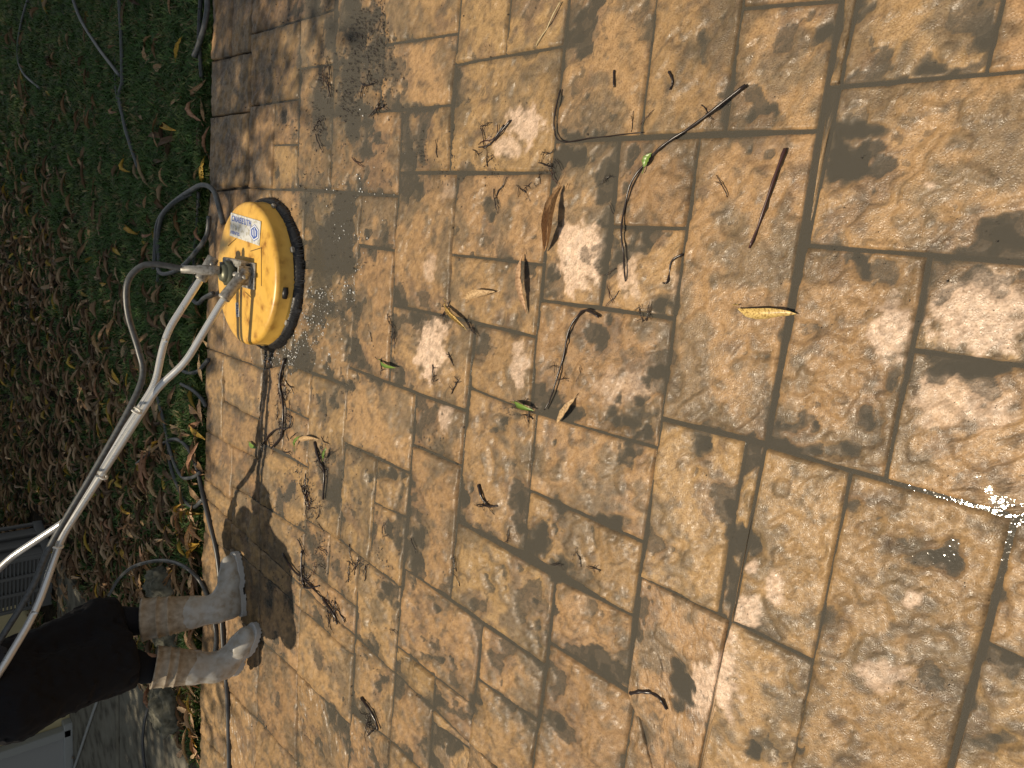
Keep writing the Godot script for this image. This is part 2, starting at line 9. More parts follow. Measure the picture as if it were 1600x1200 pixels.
const PATIO_LEAVES = [{"a": [0.1385, 0.0, -1.2611], "b": [-0.0087, 0.0, -1.3277], "w": 0.06, "f": 1.1, "h": 0.1, "t": 0.9, "m": 4, "l": "large curled brown leaf lying over the joint"}, {"a": [-0.0292, 0.0, -1.3835], "b": [-0.1802, 0.0, -1.3592], "w": 0.03, "f": 0.6, "h": 0.05, "t": 0.5, "m": 0, "l": "long narrow tan leaf pointing along the joint"}, {"a": [-0.1786, 0.0, -1.6018], "b": [-0.1309, 0.0, -1.4874], "w": 0.03, "f": 0.5, "h": 0.1, "t": 0.4, "m": 1, "l": "small tan leaf with its shadow beside it"}, {"a": [-0.1883, 0.0, -1.6953], "b": [-0.2658, 0.0, -1.593], "w": 0.028, "f": 1.0, "h": 0.08, "t": 0.6, "m": 2, "l": "folded yellowish leaf on the grey joint"}, {"a": [-0.079, 0.0, -0.7541], "b": [-0.0892, 0.0, -0.6335], "w": 0.03, "f": 0.6, "h": 0.05, "t": 1.0, "m": 2, "l": "yellow pointed leaf beside the saw cut"}, {"a": [-0.3622, 0.0, -1.155], "b": [-0.4369, 0.0, -1.2049], "w": 0.022, "f": 0.5, "h": 0.06, "t": 0.5, "m": 1, "l": "slim tan leaf at the edge of the puddle"}, {"a": [-0.4197, 0.0, -1.3642], "b": [-0.4236, 0.0, -1.2902], "w": 0.026, "f": 0.9, "h": 0.1, "t": 0.4, "m": 3, "l": "wet green leaf caught in a dark twig"}, {"a": [0.189, 0.0, -1.0333], "b": [0.2188, 0.0, -1.0174], "w": 0.022, "f": 0.4, "h": 0.04, "t": 0.3, "m": 3, "l": "torn light green leaf under the long stick"}, {"a": [-0.4241, 0.0, -2.0157], "b": [-0.4368, 0.0, -1.9247], "w": 0.02, "f": 0.8, "h": 0.06, "t": 0.2, "m": 3, "l": "small green bud leaf near the wash water"}, {"a": [-0.9741, 0.0, -3.0034], "b": [-0.9817, 0.0, -2.9248], "w": 0.03, "f": 0.5, "h": 0.05, "t": 0.3, "m": 3, "l": "bright green leaf on the handle's shadow"}, {"a": [-0.886, 0.0, -2.5796], "b": [-0.8232, 0.0, -2.5423], "w": 0.022, "f": 0.8, "h": 0.06, "t": 0.3, "m": 3, "l": "small green sprig leaf below the machine"}, {"a": [-0.8619, 0.0, -2.357], "b": [-0.8175, 0.0, -2.3326], "w": 0.024, "f": 0.8, "h": 0.08, "t": 0.3, "m": 3, "l": "dark green leaf in the plant debris"}, {"a": [-0.8311, 0.0, -2.5522], "b": [-0.8111, 0.0, -2.4008], "w": 0.03, "f": 0.7, "h": 0.08, "t": 0.9, "m": 1, "l": "pale curled leaf by the green sprig"}, {"a": [-0.3353, 0.03, -2.713], "b": [-0.3002, 0.03, -2.7603], "w": 0.03, "f": 0.7, "h": 0.1, "t": 0.5, "m": 3, "l": "green leaf stuck on the machine's skirt"}]
const SPLASH = [[-0.583, -2.738, 0.1, 150], [-0.499, -2.661, 0.07, 130], [-0.399, -2.59, 0.08, 120], [-0.312, -2.496, 0.09, 120], [-0.276, -2.404, 0.06, 60], [-0.448, -2.435, 0.1, 100], [-0.386, -2.347, 0.1, 60], [-0.224, -2.252, 0.05, 50], [-0.163, -2.196, 0.04, 30], [0.112, -2.33, 0.12, 26], [0.136, -2.187, 0.08, 20], [-0.034, -2.209, 0.07, 24], [-0.031, -2.337, 0.05, 20], [0.032, -2.156, 0.1, 20], [-0.554, -2.98, 0.06, 50], [-0.579, -2.885, 0.06, 80], [0.466, -2.263, 0.12, 14], [0.177, -2.04, 0.1, 10], [-0.623, -2.57, 0.08, 20]]
const TWIG_SPOTS = [[0.271, -1.585, 0.065], [0.22, -1.557, 0.065], [0.237, -1.594, 0.065], [0.249, -1.574, 0.065], [0.241, -1.55, 0.065], [0.218, -1.583, 0.065], [0.201, -1.343, 0.05], [0.186, -1.318, 0.05], [0.162, -1.308, 0.05], [0.217, -1.334, 0.05], [0.146, -1.392, 0.05], [0.13, -1.414, 0.065], [0.144, -1.515, 0.065], [0.102, -1.522, 0.065], [0.171, -1.15, 0.05], [0.092, -1.118, 0.05], [-0.054, -1.095, 0.05], [-0.111, -1.077, 0.05], [-0.302, -1.234, 0.05], [-0.287, -1.16, 0.05], [-0.321, -1.209, 0.05], [-0.294, -1.24, 0.05], [-0.126, -0.964, 0.05], [-0.131, -0.999, 0.05], [0.153, -0.835, 0.05], [0.305, -0.89, 0.05], [0.301, -1.052, 0.05], [0.289, -1.085, 0.05], [0.357, -2.534, 0.085], [0.278, -2.503, 0.085], [0.507, -2.502, 0.085], [0.48, -2.432, 0.085], [0.535, -2.46, 0.085], [0.423, -2.218, 0.085], [0.397, -2.139, 0.085], [0.209, -2.235, 0.085], [0.242, -1.812, 0.065], [-0.296, -1.978, 0.065], [-0.244, -1.688, 0.065], [-0.266, -1.582, 0.065], [-0.346, -2.095, 0.085], [-0.326, -1.963, 0.065], [-0.354, -1.942, 0.065], [-0.417, -1.729, 0.065], [-0.426, -1.628, 0.065], [-0.769, -2.752, 0.085], [-0.869, -2.715, 0.085], [-0.938, -2.768, 0.085], [-1.033, -2.535, 0.085], [-1.077, -2.426, 0.085], [-1.085, -2.375, 0.085], [-1.066, -2.458, 0.085], [-1.063, -2.505, 0.085], [-0.798, -2.354, 0.085], [-0.903, -2.368, 0.085], [-1.26, -2.488, 0.085], [-1.382, -2.45, 0.085], [-1.397, -2.296, 0.085], [-1.431, -2.196, 0.085], [-1.427, -2.244, 0.085], [-1.412, -2.27, 0.085], [-1.454, -2.218, 0.085], [-1.738, -1.984, 0.065], [-1.763, -1.939, 0.065], [-1.751, -1.961, 0.065], [-1.328, -1.847, 0.065], [-1.188, -2.108, 0.085], [-1.187, -2.044, 0.085], [-1.172, -2.141, 0.085], [-0.967, -1.563, 0.065], [-1.001, -1.543, 0.065], [-0.727, -1.457, 0.065], [-0.757, -1.088, 0.05], [-0.795, -1.16, 0.05], [-0.98, -1.76, 0.065], [-1.004, -1.942, 0.065], [-0.797, -1.331, 0.05], [-0.753, -1.036, 0.05], [-0.409, -1.341, 0.05], [-0.44, -1.361, 0.05], [-0.428, -1.309, 0.05], [-0.449, -1.325, 0.05], [-0.63, -2.734, 0.085], [-0.677, -2.702, 0.085], [-0.788, -2.665, 0.085], [-0.919, -2.799, 0.085], [-0.84, -2.605, 0.085], [-0.743, -2.641, 0.085], [-1.289, -2.356, 0.085], [-1.374, -2.399, 0.085], [-0.357, -1.673, 0.065], [-0.099, -1.098, 0.05], [-0.697, -2.715, 0.085], [-0.699, -2.741, 0.085], [-0.686, -2.671, 0.085], [-0.632, -2.644, 0.085], [-0.654, -2.717, 0.085], [-0.838, -2.729, 0.085], [-0.847, -2.677, 0.085], [-0.911, -2.657, 0.085], [-0.766, -2.651, 0.085], [-1.047, -2.445, 0.085], [-1.128, -2.471, 0.085], [-1.006, -2.469, 0.085], [-1.057, -2.439, 0.085], [-1.057, -2.509, 0.085], [-1.081, -2.481, 0.085], [-0.874, -2.389, 0.085], [-0.817, -2.297, 0.085], [-0.867, -2.407, 0.085], [-0.829, -2.327, 0.085], [-1.32, -2.389, 0.085], [-1.414, -2.497, 0.085], [-1.389, -2.491, 0.085], [-1.414, -2.426, 0.085], [-1.428, -2.239, 0.085], [-1.428, -2.187, 0.085], [-1.488, -2.249, 0.085], [-1.463, -2.28, 0.085], [-1.427, -2.216, 0.085], [-1.205, -2.107, 0.085], [-1.173, -2.109, 0.085], [-1.244, -2.121, 0.085], [-1.803, -1.977, 0.065], [-1.734, -1.949, 0.065], [-1.746, -1.936, 0.065], [-1.136, -2.364, 0.085], [-1.217, -2.359, 0.085], [-1.214, -2.341, 0.085], [0.222, -1.538, 0.065], [0.266, -1.533, 0.065], [0.291, -1.589, 0.065], [0.229, -1.555, 0.065], [0.198, -1.293, 0.05], [0.162, -1.363, 0.05], [0.218, -1.357, 0.05], [-0.438, -2.013, 0.085], [-0.427, -2.025, 0.085]]
const CRUMBS = [[0.555, -2.156, 0.16, 320], [0.608, -2.278, 0.12, 160], [0.43, -2.32, 0.1, 120], [0.507, -2.502, 0.06, 90], [0.345, -2.51, 0.05, 60], [0.415, -2.103, 0.12, 90], [0.654, -2.186, 0.12, 120], [-1.045, -2.491, 0.07, 140], [-1.077, -2.426, 0.07, 120], [-0.981, -2.539, 0.06, 60], [-0.836, -2.398, 0.06, 60], [-0.896, -2.344, 0.05, 50], [-0.677, -2.702, 0.03, 60], [-0.815, -2.719, 0.03, 60], [-1.396, -2.449, 0.04, 50], [-1.427, -2.244, 0.05, 60], [-1.183, -2.065, 0.05, 60], [-1.093, -1.932, 0.08, 60], [-1.238, -2.361, 0.1, 80], [-0.739, -2.134, 0.12, 60], [-0.329, -1.981, 0.05, 40], [-0.445, -1.381, 0.04, 40], [0.229, -1.58, 0.05, 60], [0.203, -1.55, 0.06, 60], [0.19, -1.33, 0.03, 40], [-0.757, -1.088, 0.03, 30], [-0.902, -0.951, 0.06, 30], [-1.751, -1.961, 0.04, 40], [-0.642, -1.7, 0.12, 60], [0.214, -1.747, 0.1, 60], [0.234, -1.875, 0.06, 40], [-0.401, -0.598, 0.06, 24], [-0.626, -2.146, 0.1, 50]]
const H = {"near": [[-0.2334, 0.1471, -2.8], [-0.3212, 0.2091, -2.815], [-0.5785, 0.3307, -2.87], [-0.6909, 0.4095, -2.945], [-1.2852, 0.7198, -3.06], [-1.5148, 0.8079, -3.015], [-1.5807, 0.8502, -2.985], [-1.7111, 0.9532, -2.925], [-1.8305, 1.0562, -2.89]], "far": [[-0.2016, 0.2075, -2.965], [-0.2644, 0.239, -2.972], [-0.4682, 0.3572, -2.985], [-0.5518, 0.3806, -2.985], [-0.6809, 0.4087, -2.97], [-1.2295, 0.6945, -3.082], [-1.4352, 0.8487, -3.3], [-1.5616, 0.9417, -3.36]], "hose": [[-0.223, 0.245, -2.905], [-0.2256, 0.3063, -2.93], [-0.2134, 0.4104, -2.955], [-0.2295, 0.4668, -2.97], [-0.2918, 0.5062, -2.98], [-0.4056, 0.5029, -2.985], [-0.5398, 0.47, -2.975], [-0.6356, 0.4615, -2.95], [-0.7561, 0.5078, -2.94], [-1.0145, 0.6278, -2.98], [-1.2959, 0.7625, -3.03], [-1.4575, 0.8287, -3.03], [-1.6411, 0.9349, -3.03], [-1.8151, 1.0607, -3.0]], "ties": [[[-0.7727, 0.4891, -2.95], [-0.8628, 0.5314, -2.97]], [[-1.0339, 0.5978, -2.995], [-1.1055, 0.6346, -3.01]], [[-1.3114, 0.7428, -3.045], [-1.381, 0.7612, -3.045]]], "bootL_heel": [-1.8016, 0.0, -3.0034], "bootL_dir": [0.9336, 0.0, -0.3584], "bootL_top": [-1.7804, 0.4, -3.1534], "bootL_ankle": [-1.7502, 0.125, -3.0232], "bootR_heel": [-2.0532, 0.06, -2.9571], "bootR_dir": [0.9299, 0.0, 0.3679], "bootR_top": [-1.9345, 0.4, -3.0085], "bootR_ankle": [-2.0021, 0.19, -2.9369]}

var rng := RandomNumberGenerator.new()
var noise_a := FastNoiseLite.new()
var noise_b := FastNoiseLite.new()
var noise_c := FastNoiseLite.new()
var noise_d := FastNoiseLite.new()
var taken := {}
var M := {}

# ---------------------------------------------------------------- helpers
func numbered(called: String) -> String:
	var n = taken.get(called, 0)
	taken[called] = n + 1
	return called if n == 0 else "%s_%03d" % [called, n]

func tag(o, label: String, category: String, group := "", kind := ""):
	if label != "": o.set_meta("label", label)
	if category != "": o.set_meta("category", category)
	if group != "": o.set_meta("group", group)
	if kind != "": o.set_meta("kind", kind)
	return o

func thing(called: String, label: String, category: String, at := Vector3.ZERO, group := "") -> Node3D:
	var o := Node3D.new()
	o.name = numbered(called)
	add_child(o)
	o.position = at
	tag(o, label, category, group)
	return o

func put(called: String, mesh: Mesh, material: Material, parent: Node = null, at := Vector3.ZERO) -> MeshInstance3D:
	var o := MeshInstance3D.new()
	o.mesh = mesh
	o.material_override = material
	o.position = at
	o.cast_shadow = GeometryInstance3D.SHADOW_CASTING_SETTING_ON
	if parent == null:
		o.name = numbered(called)
		add_child(o)
	else:
		o.name = called
		parent.add_child(o, true)
	return o

func lin(r: float, g: float, b: float) -> Color:
	return Color(r, g, b).linear_to_srgb()

func mat(c: Color, rough := 0.6, metal := 0.0, spec := 0.5) -> StandardMaterial3D:
	var m := StandardMaterial3D.new()
	m.albedo_color = c.linear_to_srgb()
	m.roughness = rough
	m.metallic = metal
	m.metallic_specular = spec
	m.cull_mode = BaseMaterial3D.CULL_DISABLED
	return m

func grain_tex(size: int, freq: float, sd: int, stops: Array, octaves := 4) -> ImageTexture:
	var n := FastNoiseLite.new()
	n.seed = sd
	n.frequency = freq
	n.noise_type = FastNoiseLite.TYPE_SIMPLEX_SMOOTH
	n.fractal_octaves = octaves
	var g := n.get_seamless_image(size, size)
	var out := Image.create(size, size, false, Image.FORMAT_RGB8)
	var grad := Gradient.new()
	grad.offsets = PackedFloat32Array([0.0, 1.0])
	grad.colors = PackedColorArray([stops[0][1], stops[stops.size() - 1][1]])
	grad.set_offset(0, stops[0][0])
	grad.set_offset(1, stops[stops.size() - 1][0])
	for i in range(1, stops.size() - 1): grad.add_point(stops[i][0], stops[i][1])
	var lut := []
	for i in 256: lut.append(grad.sample(i / 255.0))
	for y in size:
		for x in size:
			out.set_pixel(x, y, lut[int(g.get_pixel(x, y).r * 255.0)])
	return ImageTexture.create_from_image(out)

func bump_tex(size: int, freq: float, sd: int, strength: float, octaves := 4) -> ImageTexture:
	var n := FastNoiseLite.new()
	n.seed = sd
	n.frequency = freq
	n.fractal_octaves = octaves
	var g := n.get_seamless_image(size, size)
	g.convert(Image.FORMAT_RGBA8)
	g.bump_map_to_normal_map(strength)
	return ImageTexture.create_from_image(g)

func triplanar(m: StandardMaterial3D, metres: float, world := true):
	m.uv1_triplanar = true
	m.uv1_world_triplanar = world
	m.uv1_scale = Vector3.ONE / metres
	return m

func finish(st: SurfaceTool) -> ArrayMesh:
	st.generate_normals()
	return st.commit()

func smooth() -> SurfaceTool:
	var st := SurfaceTool.new()
	st.begin(Mesh.PRIMITIVE_TRIANGLES)
	st.set_smooth_group(0)
	return st

func flat() -> SurfaceTool:
	var st := SurfaceTool.new()
	st.begin(Mesh.PRIMITIVE_TRIANGLES)
	st.set_smooth_group(-1)
	return st

func quad(st: SurfaceTool, a: Vector3, b: Vector3, c: Vector3, d: Vector3):
	st.add_vertex(a); st.add_vertex(b); st.add_vertex(c)
	st.add_vertex(a); st.add_vertex(c); st.add_vertex(d)

# a box with chamfered edges, turned by a basis
func add_box(st: SurfaceTool, c: Vector3, s: Vector3, b := Basis.IDENTITY, ch := 0.0):
	var h := s * 0.5
	if ch <= 0.0: ch = min(h.x, min(h.y, h.z)) * 0.12
	var ax := [Vector3.RIGHT, Vector3.UP, Vector3.BACK]
	for k in 3:
		for sg in [-1.0, 1.0]:
			var n: Vector3 = ax[k] * sg
			var u: Vector3 = ax[(k + 1) % 3]
			var v: Vector3 = ax[(k + 2) % 3]
			var hu: float = h[(k + 1) % 3] - ch
			var hv: float = h[(k + 2) % 3] - ch
			var o: Vector3 = n * h[k]
			var p := [o - u * hu - v * hv, o + u * hu - v * hv, o + u * hu + v * hv, o - u * hu + v * hv]
			if sg > 0: p.reverse()
			quad(st, c + b * p[0], c + b * p[1], c + b * p[2], c + b * p[3])
	for k in 3:
		var i := (k + 1) % 3
		var j := (k + 2) % 3
		for si in [-1.0, 1.0]:
			for sj in [-1.0, 1.0]:
				var a: Vector3 = ax[i] * si * h[i] + ax[j] * sj * (h[j] - ch)
				var d: Vector3 = ax[i] * si * (h[i] - ch) + ax[j] * sj * h[j]
				var l: Vector3 = ax[k] * (h[k] - ch)
				var p2 := [a - l, a + l, d + l, d - l]
				if si * sj > 0: p2.reverse()
				quad(st, c + b * p2[0], c + b * p2[1], c + b * p2[2], c + b * p2[3])
	for sx in [-1.0, 1.0]:
		for sy in [-1.0, 1.0]:
			for sz in [-1.0, 1.0]:
				var sv := Vector3(sx, sy, sz)
				var q := [Vector3(h.x, h.y - ch, h.z - ch) * sv, Vector3(h.x - ch, h.y, h.z - ch) * sv, Vector3(h.x - ch, h.y - ch, h.z) * sv]
				if sx * sy * sz > 0: q.reverse()
				for w in q: st.add_vertex(c + b * w)

func box_mesh(s: Vector3, ch := 0.0) -> ArrayMesh:
	var st := flat()
	add_box(st, Vector3.ZERO, s, Basis.IDENTITY, ch)
	return finish(st)

# a round tube through points; radius a number or an array
func add_tube(st: SurfaceTool, pts: Array, rad, sides := 10, caps := true):
	var n := pts.size()
	var rings := []
	var up := Vector3(0.13, 0.97, 0.21)
	for i in n:
		var d: Vector3 = (pts[min(i + 1, n - 1)] - pts[max(i - 1, 0)]).normalized()
		var u := up - d * up.dot(d)
		if u.length() < 0.05: u = Vector3(1, 0.1, 0) - d * d.x
		u = u.normalized()
		up = u
		var v := d.cross(u)
		var r: float = rad[i] if rad is Array else rad
		var ring := []
		for k in sides:
			var a := TAU * k / sides
			ring.append(pts[i] + (u * cos(a) + v * sin(a)) * r)
		rings.append(ring)
	for i in n - 1:
		for k in sides:
			var k2 := (k + 1) % sides
			quad(st, rings[i][k], rings[i][k2], rings[i + 1][k2], rings[i + 1][k])
	if caps:
		for k in sides:
			var k2 := (k + 1) % sides
			st.add_vertex(pts[0]); st.add_vertex(rings[0][k2]); st.add_vertex(rings[0][k])
			st.add_vertex(pts[n - 1]); st.add_vertex(rings[n - 1][k]); st.add_vertex(rings[n - 1][k2])

func tube_mesh(pts: Array, rad, sides := 10) -> ArrayMesh:
	var st := smooth()
	add_tube(st, pts, rad, sides)
	return finish(st)

func curve(pts: Array, per := 8) -> Array:
	var out := []
	var n := pts.size()
	for i in n - 1:
		var p0: Vector3 = pts[max(i - 1, 0)]
		var p3: Vector3 = pts[min(i + 2, n - 1)]
		for k in per:
			out.append(pts[i].cubic_interpolate(pts[i + 1], p0, p3, float(k) / per))
	out.append(pts[n - 1])
	return out

func lathe_mesh(profile: Array, sides := 64, wob := 0.0) -> ArrayMesh:
	var st := smooth()
	var rings := []
	for p in profile:
		var ring := []
		for k in sides:
			var a := TAU * k / sides
			var r: float = p.x + wob * sin(k * 12.9898) * (0.5 + 0.5 * sin(k * 3.7 + p.y * 900.0))
			ring.append(Vector3(cos(a) * r, p.y, sin(a) * r))
		rings.append(ring)
	for i in profile.size() - 1:
		for k in sides:
			var k2 := (k + 1) % sides
			quad(st, rings[i][k], rings[i][k2], rings[i + 1][k2], rings[i + 1][k])
	return finish(st)

func v3(a) -> Vector3:
	return Vector3(a[0], a[1], a[2])

func v3s(a: Array) -> Array:
	var o := []
	for p in a: o.append(v3(p))
	return o

# ---------------------------------------------------------------- a smooth solid round tapered bones, as surface nets
func nets(bones: Array, k: float, cell: float, y_low := -99.0, y_high := 99.0, rough := 0.0) -> ArrayMesh:
	var lo := Vector3(99, 99, 99)
	var hi := -lo
	for b in bones:
		var r: float = max(b[2], b[3]) + cell * 3.0
		for q in 2:
			lo = lo.min(b[q] - Vector3.ONE * r)
			hi = hi.max(b[q] + Vector3.ONE * r)
	lo.y = max(lo.y, y_low - cell * 2.0)
	hi.y = min(hi.y, y_high + cell * 2.0)
	var nx := int((hi.x - lo.x) / cell) + 2
	var ny := int((hi.y - lo.y) / cell) + 2
	var nz := int((hi.z - lo.z) / cell) + 2
	var f := PackedFloat32Array()
	f.resize(nx * ny * nz)
	f.fill(1.0)
	for b in bones:
		var a: Vector3 = b[0]
		var ab: Vector3 = b[1] - a
		var l2: float = max(ab.length_squared(), 1e-8)
		var pad: float = max(b[2], b[3]) + k + cell * 2.0
		var mn := ((a.min(b[1]) - Vector3.ONE * pad) - lo) / cell
		var mx := ((a.max(b[1]) + Vector3.ONE * pad) - lo) / cell
		for z in range(max(0, int(mn.z)), min(nz, int(mx.z) + 2)):
			for y in range(max(0, int(mn.y)), min(ny, int(mx.y) + 2)):
				for x in range(max(0, int(mn.x)), min(nx, int(mx.x) + 2)):
					var p := lo + Vector3(x, y, z) * cell
					var t := clampf((p - a).dot(ab) / l2, 0.0, 1.0)
					var d: float = (p - a - ab * t).length() - lerpf(b[2], b[3], t)
					var at := x + nx * (y + ny * z)
					var o := f[at]
					var hh := clampf(0.5 + 0.5 * (o - d) / k, 0.0, 1.0)
					f[at] = lerpf(o, d, hh) - k * hh * (1.0 - hh)
	if rough > 0.0 or y_low > -90.0 or y_high < 90.0:
		for z in nz:
			for y in ny:
				var py := lo.y + y * cell
				for x in nx:
					var at := x + nx * (y + ny * z)
					if f[at] > 0.2: continue
					var d := f[at]
					if rough > 0.0:
						d += rough * noise_b.get_noise_3d((lo.x + x * cell) * 1.6, py * 1.1, (lo.z + z * cell) * 1.6)
					f[at] = max(d, max(y_low - py, py - y_high))
	var ids := PackedInt32Array()
	ids.resize(nx * ny * nz)
	ids.fill(-1)
	var verts := PackedVector3Array()
	for z in nz - 1:
		for y in ny - 1:
			for x in nx - 1:
				var at := x + nx * (y + ny * z)
				var sum := Vector3.ZERO
				var cnt := 0
				var c := [f[at], f[at + 1], f[at + nx], f[at + nx + 1], f[at + nx * ny], f[at + nx * ny + 1], f[at + nx * ny + nx], f[at + nx * ny + nx + 1]]
				var neg := 0
				for q in 8:
					if c[q] < 0.0: neg += 1
				if neg == 0 or neg == 8: continue
				for e in [[0, 1], [2, 3], [4, 5], [6, 7], [0, 2], [1, 3], [4, 6], [5, 7], [0, 4], [1, 5], [2, 6], [3, 7]]:
					var fa: float = c[e[0]]
					var fb: float = c[e[1]]
					if (fa < 0.0) != (fb < 0.0):
						var t := fa / (fa - fb)
						var pa := Vector3(e[0] & 1, (e[0] >> 1) & 1, e[0] >> 2)
						var pb := Vector3(e[1] & 1, (e[1] >> 1) & 1, e[1] >> 2)
						sum += pa.lerp(pb, t)
						cnt += 1
				ids[at] = verts.size()
				verts.append(lo + (Vector3(x, y, z) + sum / cnt) * cell)
	var st := smooth()
	for p in verts: st.add_vertex(p)
	var step := [1, nx, nx * ny]
	for z in range(1, nz - 1):
		for y in range(1, ny - 1):
			for x in range(1, nx - 1):
				var at := x + nx * (y + ny * z)
				var s0 := f[at] < 0.0
				for ax in 3:
					if s0 == (f[at + step[ax]] < 0.0): continue
					var u: int = step[(ax + 1) % 3]
					var w: int = step[(ax + 2) % 3]
					var q := [ids[at], ids[at - u], ids[at - u - w], ids[at - w]]
					if q.min() < 0: continue
					if s0: q = [q[3], q[2], q[1], q[0]]
					for i in [0, 2, 1, 0, 3, 2]: st.add_index(q[i])
	return finish(st)

# ---------------------------------------------------------------- the patio
func blob_at(list: Array, x: float, z: float, wob: float, outer: float, inner: float) -> float:
	var most := 0.0
	for b in list:
		var dx: float = x - b[0]
		var dz: float = z - b[1]
		# solve (dx, dz) = s * e1 + t * e2
		var det: float = b[2] * b[5] - b[3] * b[4]
		var s: float = (dx * b[5] - dz * b[4]) / det
		var t: float = (b[2] * dz - b[3] * dx) / det
		var r := sqrt(s * s + t * t) + wob
		if r < outer: most = max(most, b[6] * smoothstep(outer, inner, r))
	return most

func near_blobs(list: Array, lo: Vector2, hi: Vector2) -> Array:
	var out := []
	for b in list:
		var rx: float = (abs(b[2]) + abs(b[4])) * 1.4
		var rz: float = (abs(b[3]) + abs(b[5])) * 1.4
		if b[0] + rx > lo.x and b[0] - rx < hi.x and b[1] + rz > lo.y and b[1] - rz < hi.y: out.append(b)
	return out

func slurry(x: float, z: float) -> float:
	# the sheet of grey wash water thrown out in front of and beside the machine
	var n := noise_a.get_noise_2d(x * 1.7 + 9.0, z * 1.7) * 0.10
	var a := smoothstep(0.28, 0.12, abs(z + 2.43 + 0.06 * x + n)) * smoothstep(-0.62, -0.35, x)
	var b := smoothstep(0.17, 0.06, Vector2(x + 0.52, z + 2.62).length() + n * 0.5)
	var c := smoothstep(0.36, 0.30, Vector2(x + 0.23, z + 2.885).length()) * 0.5
	return max(a * 0.9, max(b, c))

